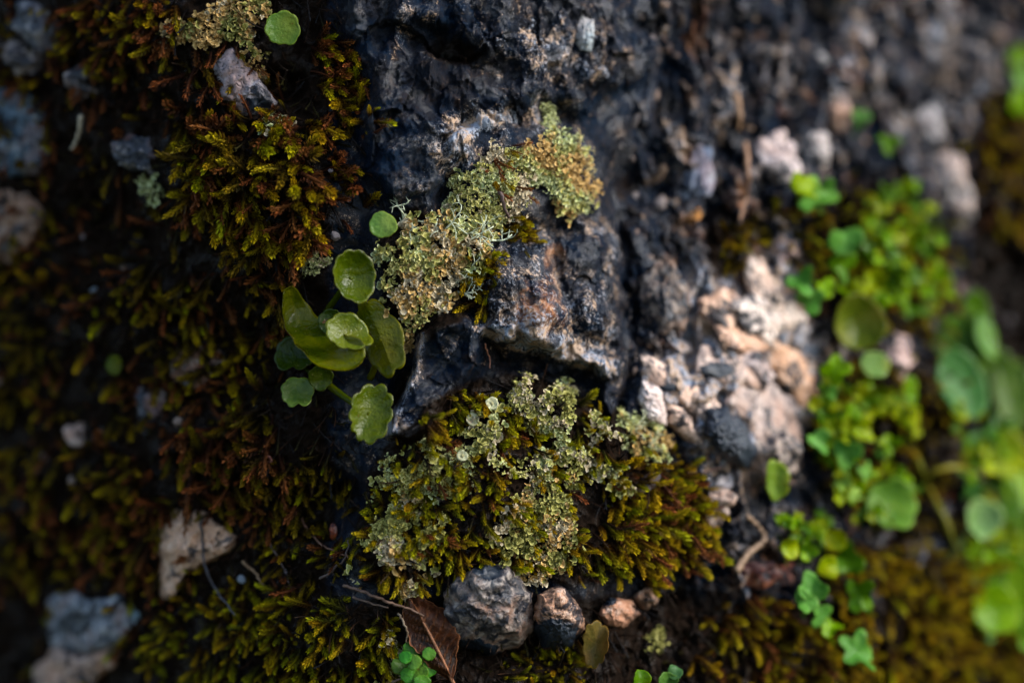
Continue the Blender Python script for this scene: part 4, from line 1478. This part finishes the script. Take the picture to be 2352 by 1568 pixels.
# folded leaf seen from its edge: a strip curling round a bent spine
def strip_leaf(root, spine, widths, off, color, curl=0.5, seed=0, lean=(0.3, -0.8, 0.3)):
    n = 28
    pts = []
    ctrl = [at(u, v, o) for (u, v), o in zip(spine, off)]
    m = len(ctrl)
    for i in range(n):
        t = i / (n - 1) * (m - 1)
        k = min(int(t), m - 2)
        f = t - k
        p0, p1, p2, p3 = ctrl[max(k - 1, 0)], ctrl[k], ctrl[k + 1], ctrl[min(k + 2, m - 1)]
        q = 0.5 * ((2 * p1) + (p2 - p0) * f + (2 * p0 - 5 * p1 + 4 * p2 - p3) * f * f + (3 * p1 - p0 - 3 * p2 + p3) * f ** 3)
        w = np.interp(t, range(m), widths)
        pts.append((q, w))
    V, C, F = [], [], []
    nw = 11
    for i, (q, w) in enumerate(pts):
        t = (pts[min(i + 1, n - 1)][0] - pts[max(i - 1, 0)][0]).normalized()
        side = t.cross(Vector(lean)).normalized()
        nrm = side.cross(t).normalized()
        if nrm.y > 0:
            nrm = -nrm
        k = px(q.y)
        endf = math.sin(math.pi * min(max((i + 0.35) / (n - 0.3), 0.0), 1.0)) ** 0.35
        for layer in (0, 1):
            for j in range(nw):
                s = -1 + 2 * j / (nw - 1)
                rp = 1 + 0.05 * math.sin(i * 1.3 + (2 if s > 0 else 0))
                p = q + side * (s * w * k * endf * rp) + nrm * ((abs(s) ** 2) * curl * w * k * endf - layer * 0.0005)
                V.append(p - root.location)
                C.append((abs(s), 0.5 * max(0, 1 - abs(s) * 5), 0))
    def ix(i, l, j):
        return (i * 2 + l) * nw + j
    for i in range(n - 1):
        for j in range(nw - 1):
            F.append((ix(i, 0, j), ix(i, 0, j + 1), ix(i + 1, 0, j + 1), ix(i + 1, 0, j)))
            F.append((ix(i, 1, j), ix(i + 1, 1, j), ix(i + 1, 1, j + 1), ix(i, 1, j + 1)))
        for j in (0, nw - 1):
            F.append((ix(i, 0, j), ix(i + 1, 0, j), ix(i + 1, 1, j), ix(i, 1, j)))
    for i in (0, n - 1):
        for j in range(nw - 1):
            F.append((ix(i, 0, j), ix(i, 0, j + 1), ix(i, 1, j + 1), ix(i, 1, j)))
    return link('leaf', mesh_mixed('leaf', np.array([tuple(v) for v in V]), F, WETLEAF, color=np.array(C)), root, None, color)


fl = strip_leaf(plant, [(662, 662), (680, 722), (718, 778), (770, 812), (838, 806)], [30, 40, 46, 58, 54], [0.010, 0.012, 0.014, 0.016, 0.017], PWY, 0.25)
fl['label'] = 'folded spotted leaf bent into an elbow'


def lone_leaf(u, v, rx, ry, n, color, label, seed, off=0.006, roll=0, cat='leaf', group='single round leaves', **kw):
    root = empty('pennywort_leaf', at(u + 4, v + 8))
    tag(root, label, cat, group)
    add_leaf(root, u, v, rx, ry, n, roll, color, off, seed=seed, name='blade', **kw)
    return root


lone_leaf(649, 66, 42, 42, (0.25, -1, 0.05), (0.085, 0.15, 0.028), 'highest round green leaf, beside the tan lichen at the top', 21, 0.007, lobes=8, cup=0.15, scal=0.06, notch=0.12)
lone_leaf(880, 517, 33, 32, (0.1, -1, 0.3), (0.10, 0.18, 0.045), 'small round leaf above the leafy lichen', 22, 0.007, lobes=8, cup=0.12, scal=0.04)
lone_leaf(262, 838, 19, 24, (0.2, -1, 0.1), (0.06, 0.09, 0.008), 'tiny blurred round leaf in the dark hollow on the left', 23, 0.006, lobes=7, cup=0.15)

# right hand plants
def lobed(n, depth, seed):
    rng = np.random.RandomState(seed)
    ph = rng.uniform(0, 6.28)
    return lambda a: 1 - depth * (0.5 - 0.5 * math.cos(n * (a + ph))) ** 1.3


BRIGHT = (0.135, 0.245, 0.002)
LIME = (0.23, 0.28, 0.002)
BLUEG = (0.085, 0.225, 0.034)
MIDG = (0.060, 0.135, 0.003)


def herb(label, seed, manual, poly, n, rr, cols, off=(0.003, 0.015), group='leafy green clumps on the right'):
    rng = np.random.RandomState(seed)
    cu, cv = (np.mean([p[0] for p in poly]), np.mean([p[1] for p in poly])) if poly else manual[0][:2]
    root = empty('leafy_plant', at(cu, cv))
    tag(root, label, 'plant', group)
    for (u, v, r, c, lb) in manual:
        add_leaf(root, u, v, r, r * rng.uniform(0.8, 1.15), (rng.uniform(-0.4, 0.8), -1, rng.uniform(-0.2, 0.8)), rng.uniform(0, 360), c, off[1] + 0.003, seed=seed * 50 + int(u),
                 stalk_to=(u + rng.uniform(-25, 25), v + rng.uniform(10, 45)), stalk_r=0.0004, scal=0.05, cup=0.18, wave=0.26,
                 shape=lobed(lb, 0.40, int(u)) if lb else None)
    got = []
    for (u, v) in scatter(poly, n * 6, rng, (), 0.85, 55.0) if poly else ():
        r = rng.uniform(*rr)
        if any((u - a) ** 2 + (v - b) ** 2 < (0.72 * r) ** 2 for a, b in got):
            continue
        got.append((u, v))
        c = cols[rng.randint(len(cols))]
        j = rng.uniform(0.8, 1.2)
        add_leaf(root, u, v, r, r * rng.uniform(0.85, 1.1), (rng.uniform(-0.3, 0.8), -1, rng.uniform(-0.3, 0.9)), rng.uniform(0, 360),
                 tuple(x * j for x in c), rng.uniform(*off), seed=seed * 100 + len(got), stalk_to=(u + rng.uniform(-25, 25), v + rng.uniform(5, 40)), stalk_r=0.00035,
                 scal=0.05, cup=0.2, wave=0.28, shape=lobed(rng.choice([3, 4, 5]), rng.uniform(0.25, 0.5), len(got)))
        if len(got) >= n:
            break
    return root


herb('upper bright green leafy clump below the pale grey stones', 71,
     [(1870, 455, 50, BLUEG, 3), (1845, 430, 40, BRIGHT, 3), (1900, 440, 34, BLUEG, 3), (1940, 560, 46, BLUEG, 3), (1935, 610, 40, MIDG, 3), (1840, 650, 44, BLUEG, 3), (1862, 690, 38, BLUEG, 3), (1890, 660, 34, BRIGHT, 3), (2040, 330, 30, MIDG, 3), (1975, 270, 26, (0.09, 0.2, 0.05), 3)],
     [(2030, 400), (2110, 420), (2180, 560), (2190, 680), (2120, 740), (2020, 700), (1940, 690), (1960, 560), (1990, 470)], 105, (12, 36), [BRIGHT, LIME, BRIGHT, MIDG, (0.16, 0.19, 0.002)])
herb('middle bright green leafy clump beside the pink white pebble', 72,
     [(1880, 1015, 36, BLUEG, 3), (1945, 1040, 38, BLUEG, 3), (1920, 850, 40, BRIGHT, 4)],
     [(1880, 830), (1990, 880), (2080, 900), (2130, 970), (2120, 1060), (2090, 1180), (1980, 1230), (1900, 1120), (1870, 1000), (1865, 920)], 125, (11, 34), [BRIGHT, LIME, BRIGHT, LIME, MIDG, BLUEG, (0.16, 0.19, 0.002)])
herb('lower leafy sprig with bluish lobed leaves above the bottom moss', 73,
     [(1862, 1350, 40, BLUEG, 3), (1850, 1385, 34, BLUEG, 3), (1880, 1410, 34, BLUEG, 3), (1945, 1288, 44, MIDG, 3), (1975, 1368, 48, MIDG, 4), (1900, 1300, 26, LIME, 0), (1855, 1270, 26, BRIGHT, 3), (1815, 1260, 24, LIME, 0),
      (1920, 1240, 26, LIME, 0), (1905, 1440, 34, BRIGHT, 3)],
     [(1780, 1180), (1880, 1170), (1960, 1260), (1930, 1300), (1800, 1270)], 24, (11, 20), [MIDG, BRIGHT, LIME])
herb('single bluish lobed leaf near the bottom right', 74, [(1968, 1498, 56, BLUEG, 5)], None, 0, None, None)
herb('small pale green rosette above the big scalloped leaf', 75, [(1935, 1110, 26, (0.25, 0.36, 0.06), 5), (1960, 1135, 24, (0.25, 0.36, 0.06), 5), (1930, 1140, 22, LIME, 5), (1990, 1085, 28, BLUEG, 4)], None, 0, None, None)
herb('tiny dark green leaves at the bottom edge right of centre', 76, [(1470, 1562, 26, MIDG, 0), (1530, 1566, 24, (0.05, 0.13, 0.03), 0), (1550, 1545, 18, (0.04, 0.11, 0.04), 0)], None, 0, None, None)
herb('blurred bright green sprig at the upper right edge', 77, [(2340, 175, 30, (0.14, 0.26, 0.05), 0), (2345, 235, 36, BRIGHT, 0), (2340, 130, 26, BRIGHT, 0)], None, 0, None, None)

herb('dense small leaves filling the lower right edge between the blurred pennyworts', 78, [],
     [(2180, 930), (2360, 960), (2360, 1480), (2260, 1460), (2210, 1250), (2220, 1100)], 80, (16, 34), [BRIGHT, MIDG, BRIGHT, (0.05, 0.14, 0.02), LIME])

# bright rosette by the dead leaf
ros = empty('rosette_plant', at(955, 1530))
tag(ros, 'small bright green rosette of round leaves beside the dead leaf', 'plant')
for i, (u, v, r) in enumerate([(918, 1528, 20), (945, 1490, 20), (965, 1500, 22), (985, 1530, 24), (960, 1545, 24), (940, 1550, 20), (970, 1568, 20), (930, 1508, 15), (985, 1500, 16), (950, 1520, 18)]):
    add_leaf(ros, u, v, r, r, (random.uniform(-0.3, 0.5), -1, random.uniform(0.1, 0.7)), 36 * i, (0.045 * random.uniform(0.7, 1.5), 0.16 * random.uniform(0.7, 1.3), 0.025), 0.008 + 0.0006 * i, seed=700 + i, stalk_to=(955, 1560),
             stalk_r=0.0004, cup=-0.12, scal=0.05, wave=0.14, thick=0.0006)

# pennyworts at the right edge
pr = empty('pennywort', at(2230, 850))
tag(pr, 'blurred pennywort with large leaves at the right edge, mid height', 'plant', 'pennyworts at the right edge')
for a in [(2195, 790, 62, 66, (0.1, -1, 0.3), MIDG, 0.010), (2262, 775, 34, 56, (0.7, -1, 0.4), (0.09, 0.2, 0.03), 0.014), (2205, 885, 62, 86, (0.3, -1, 0.35), (0.06, 0.17, 0.04), 0.016),
          (2322, 905, 48, 88, (0.2, -1, 0.45), (0.075, 0.13, 0.015), 0.016), (2275, 850, 50, 60, (0.2, -1, 0.1), (0.06, 0.12, 0.012), 0.006), (2240, 715, 34, 50, (0.3, -1, 0), MIDG, 0.006)]:
    add_leaf(pr, a[0], a[1], a[2], a[3], a[4], random.uniform(-20, 20), tuple(0.85 * x for x in a[5]), a[6], seed=int(a[0]), cup=0.22, lobes=8, scal=0.05, stalk_to=(a[0] + 10, a[1] + 60), stalk_r=0.0007)
pr2 = empty('pennywort', at(2310, 1250))
tag(pr2, 'blurred pennywort column down the lower right edge', 'plant', 'pennyworts at the right edge')
for a in [(2300, 1040, 55, 62, LIME, 0.012), (2345, 1110, 60, 70, BRIGHT, 0.014), (2300, 1150, 50, 50, (0.06, 0.13, 0.01), 0.008), (2290, 1260, 62, 70, (0.09, 0.17, 0.012), 0.010), (2320, 1340, 66, 72, BRIGHT, 0.014),
          (2285, 1400, 56, 60, BRIGHT, 0.016), (2345, 1410, 50, 60, MIDG, 0.012), (2270, 1330, 48, 50, MIDG, 0.008), (2345, 1230, 40, 50, MIDG, 0.012)]:
    add_leaf(pr2, a[0], a[1], a[2], a[3], (random.uniform(-0.1, 0.5), -1, random.uniform(0, 0.5)), random.uniform(-40, 40), a[4], a[5], seed=int(a[0] + a[1]), cup=0.2, lobes=8, scal=0.05,
             stalk_to=(a[0] - 20, a[1] + 70), stalk_r=0.0007)
pr3 = empty('pennywort', at(2120, 1120))
tag(pr3, 'pennywort with a scalloped leaf, arching stem and pale cupped leaf, lower right', 'plant', 'pennyworts at the right edge')
add_leaf(pr3, 2048, 1160, 64, 62, (0.15, -1, 0.35), 0, (0.10, 0.20, 0.02), 0.012, (2130, 1110), 0.0007, cup=0.14, lobes=7, scal=0.10, seed=31, wave=0.1)
pc = add_leaf(pr3, 2246, 1196, 56, 46, (0.5, -1, 0.35), 30, (0.17, 0.27, 0.10), 0.014, (2180, 1290), 0.0007, cup=0.5, lobes=7, scal=0.06, seed=32, wave=0.15)
pc['label'] = 'pale cupped leaf'
for pts in ([(2120, 1110, 0.006), (2150, 1080, 0.012), (2190, 1072, 0.014), (2238, 1078, 0.012)], [(2125, 1105, 0.006), (2110, 1060, 0.004), (2085, 1020, 0.0)],
            [(2130, 1115, 0.006), (2170, 1190, 0.007), (2200, 1270, 0.004), (2225, 1340, 0.0)]):
    v_, f_ = tube([at(*p) - pr3.location for p in pts], [0.0009] * len(pts), 8)
    link('stem', mesh_mixed('stem', v_, f_, LEAF, color=np.tile((0.4, 0.3, 0), (len(v_), 1))), pr3, None, (0.17, 0.16, 0.02))

lone_leaf(1968, 742, 62, 66, (0.15, -1, 0.1), (0.10, 0.115, 0.008), 'olive round leaf with a pale rim between the two green clumps', 33, 0.013, lobes=9, cup=0.4, scal=0.03)
lone_leaf(2010, 838, 36, 34, (0.2, -1, 0.4), (0.17, 0.26, 0.07), 'pale green round leaf left of the pink white pebble', 34, 0.012, lobes=6, cup=0.1)
lone_leaf(1782, 1106, 36, 54, (0.25, -1, 0.1), (0.15, 0.21, 0.02), 'fan shaped upright leaf right of the banded shell', 35, 0.010, lobes=5, cup=0.12, scal=0.08, fold=0.2,
          shape=lambda a: 0.78 + 0.22 * math.sin(a) if math.sin(a) > -0.2 else 0.85)
lone_leaf(2090, 895, 20, 34, (0.3, -1, 0.1), BRIGHT, 'narrow green leaf below the pink white pebble', 36, 0.010, lobes=4, cup=0.1)
tl = lone_leaf(1370, 1480, 32, 56, (-0.2, -1, 0.15), (0.13, 0.085, 0.024), 'translucent olive brown withered leaf under the bottom stones', 37, 0.007, roll=-6, lobes=9, cup=0.3, scal=0.10, fold=0.30, wave=0.34)
tl.name = 'withered_leaf'

# dead brown leaf
def dead_leaf():
    tip, base = (940, 1372), (1042, 1572)
    root = empty('dead_leaf', at(1000, 1470))
    tag(root, 'curled dead brown leaf lying beside the big grey bottom stone', 'leaf')
    n, nw = 36, 21
    a, b = at(*tip, 0.003), at(*base, 0.006)
    t = (b - a).normalized()
    nrm = Vector((0.25, -1, 0.1)).normalized()
    side = t.cross(nrm).normalized()
    L = (b - a).length
    rng = np.random.RandomState(5)
    V, C, F = [], [], []
    for layer in (0, 1):
        for i in range(n):
            f = i / (n - 1)
            w = L * 0.27 * (math.sin(math.pi * min(1, f * 1.02 + 0.03)) ** 0.75) * (1 - 0.25 * f) + 0.0002
            for j in range(nw):
                s = -1 + 2 * j / (nw - 1)
                left = s < 0
                ww = w * (1.12 if left else 0.80) * (1 + 0.05 * math.sin(i * 1.7 + 2 * s) + 0.07 * math.sin(i * 0.61 + 5 * s))
                curl = (0.30 if left else 0.30) * abs(s) ** 1.6 * w
                z = -curl * (1 if not left else 0.6) + 0.0009 * math.sin(f * 9 + 3 * s) + 0.0022 * math.sin(math.pi * f)
                p = a + (b - a) * f + side * s * ww + nrm * (z - layer * 0.0003)
                V.append(p - root.location)
                vein = math.exp(-(s / 0.06) ** 2)
                q = (f * 9 + abs(s) * 1.6) % 1.0
                vein = max(vein, 0.8 * math.exp(-((q - 0.5) / 0.09) ** 2) * (1 - abs(s) * 0.5))
                C.append((abs(s), vein, 0))
    ix = lambda l, i, j: (l * n + i) * nw + j
    for i in range(n - 1):
        for j in range(nw - 1):
            F.append((ix(0, i, j), ix(0, i, j + 1), ix(0, i + 1, j + 1), ix(0, i + 1, j)))
            F.append((ix(1, i, j), ix(1, i + 1, j), ix(1, i + 1, j + 1), ix(1, i, j + 1)))
        for j in (0, nw - 1):
            F.append((ix(0, i, j), ix(0, i + 1, j), ix(1, i + 1, j), ix(1, i, j)))
    link('blade', mesh_mixed('blade', np.array([tuple(v) for v in V]), F, DEAD, color=np.array(C)), root)
    pts = [a - root.location - t * 0.001] + [a + (b - a) * f + nrm * (0.0004 + 0.0022 * math.sin(math.pi * f)) - root.location for f in (0.2, 0.4, 0.6, 0.8, 1.0)] + [b + t * 0.004 - root.location]
    v_, f_ = tube(pts, [0.0001, 0.00022, 0.0003, 0.00036, 0.00042, 0.0005, 0.0006], 7)
    link('midrib', mesh_mixed('midrib', v_, f_, TWIG), root, None, (0.24, 0.10, 0.045))


dead_leaf()


# ------------------------------------------------------------------ twigs, shell, seed, drops
def twig(pts, r, color, label, off=0.003, name='twig', cat='twig'):
    pp = [at(u, v, off) for u, v in pts]
    root = pp[0].copy()
    out, rad = [], []
    n = 6 * (len(pp) - 1) + 1
    for i in range(n):
        t = i / (n - 1) * (len(pp) - 1)
        k = min(int(t), len(pp) - 2)
        f = t - k
        p0, p1, p2, p3 = pp[max(k - 1, 0)], pp[k], pp[k + 1], pp[min(k + 2, len(pp) - 1)]
        q = 0.5 * ((2 * p1) + (p2 - p0) * f + (2 * p0 - 5 * p1 + 4 * p2 - p3) * f * f + (3 * p1 - p0 - 3 * p2 + p3) * f ** 3)
        q = q + Vector((random.gauss(0, 0.00015), random.gauss(0, 0.00015), random.gauss(0, 0.00015)))
        out.append(q - root)
        rad.append(r * (1 - 0.5 * i / n))
    v_, f_ = tube(out, rad, 6)
    o = link(name, mesh_mixed(name, v_, f_, TWIG), None, Matrix.Translation(root), color)
    tag(o, label, cat, 'twigs and roots caught in the moss')
    return o


twig([(790, 1345), (850, 1365), (900, 1385), (945, 1400), (1000, 1430)], 0.00045, (0.13, 0.075, 0.05), 'thin brown twig running to the tip of the dead leaf', 0.006)
twig([(810, 1370), (850, 1385), (890, 1395)], 0.00035, (0.12, 0.08, 0.06), 'short dry twig just under the long brown one')
twig([(915, 1410), (932, 1440), (935, 1480)], 0.0003, (0.20, 0.15, 0.10), 'curved pale stem left of the dead leaf', 0.006)
twig([(1112, 790), (1122, 820), (1125, 845)], 0.0003, (0.24, 0.11, 0.07), 'fine reddish stem under the rock nose')
twig([(460, 1190), (466, 1250), (470, 1300), (500, 1360), (540, 1412)], 0.00045, (0.05, 0.05, 0.06), 'dark bent stem crossing the tan wedge of stone', 0.008)
twig([(690, 1190), (720, 1235), (760, 1262), (800, 1280)], 0.0004, (0.12, 0.06, 0.035), 'brown root in the dark moss right of the tan stone')
twig([(560, 1290), (590, 1320), (605, 1345)], 0.0005, (0.20, 0.12, 0.06), 'short tan rootlet below the tan wedge of stone')
twig([(615, 1240), (650, 1300), (670, 1360)], 0.0003, (0.11, 0.08, 0.08), 'thin grey root hanging in the lower left moss')
twig([(900, 1566), (960, 1545), (1040, 1530)], 0.00035, (0.14, 0.09, 0.06), 'dry twig across the foot of the dead leaf', 0.008)
twig([(1690, 1310), (1720, 1270), (1755, 1240), (1745, 1215), (1715, 1185)], 0.0011, (0.24, 0.16, 0.10), 'hooked tan root above the maroon pebble', 0.004, 'root', 'root')
twig([(1712, 330), (1718, 400), (1715, 450), (1700, 505)], 0.0008, (0.30, 0.17, 0.10), 'upright tan root among stones at the upper right', 0.004, 'root', 'root')
twig([(1690, 215), (1700, 260), (1696, 300)], 0.0010, (0.34, 0.20, 0.11), 'short thick tan root above the upright one', 0.004, 'root', 'root')
twig([(186, 265), (180, 310), (165, 345)], 0.0007, (0.40, 0.34, 0.24), 'pale blurred grass blade bit in the upper left moss', 0.006, 'grass_blade', 'blade')
twig([(1150, 440), (1160, 480), (1170, 500)], 0.0006, (0.08, 0.05, 0.045), 'dark moss stem hanging from the upper tuft', 0.005)
twig([(590, 1030), (625, 1060), (560, 1062)], 0.0004, (0.16, 0.06, 0.04), 'zigzag rust stem left of the dark moss', 0.006)
twig([(1580, 1085), (1640, 1078), (1680, 1062)], 0.00025, (0.18, 0.10, 0.07), 'hair thin stem reaching the banded shell', 0.004)
twig([(735, 1330), (790, 1285), (800, 1240)], 0.00035, (0.10, 0.07, 0.06), 'dark twig rising beside the lower lichen')


def shell():
    p, n = hit_s(1668, 1105)
    k = px(p.y)
    c = at(1668, 1105, 0.003)
    root = empty('snail_shell', c)
    tag(root, 'tiny banded white snail shell on the grey tan stone', 'shell')
    M = frame((0.15, -1, 0.25))
    pts, rad = [], []
    for i in range(70):
        t = i / 69
        a = t * 2 * math.pi * 2.6
        rr = (0.08 + 0.92 * t ** 1.3) * 24 * k * 0.68
        pts.append(M @ Vector((math.cos(a) * rr, math.sin(a) * rr, -0.9 * rr * 0.6)))
        rad.append((0.06 + 0.40 * t ** 1.2) * 24 * k)
    v_, f_ = tube(pts, rad, 10)
    link('whorl', mesh_mixed('whorl', v_, f_, STONE), root, None, (0.66, 0.66, 0.70))


shell()
sd = link('seed', stone_mesh('seed', 44, ICO3, (0.0011, 0.0022, 0.0009), 0.05, 0), None, Matrix.Translation(at(765, 1220, 0.003)) @ Matrix.Rotation(math.radians(90), 4, 'X'), (0.24, 0.05, 0.015))
tag(sd, 'small orange brown seed in the dark moss below the pennywort', 'seed')
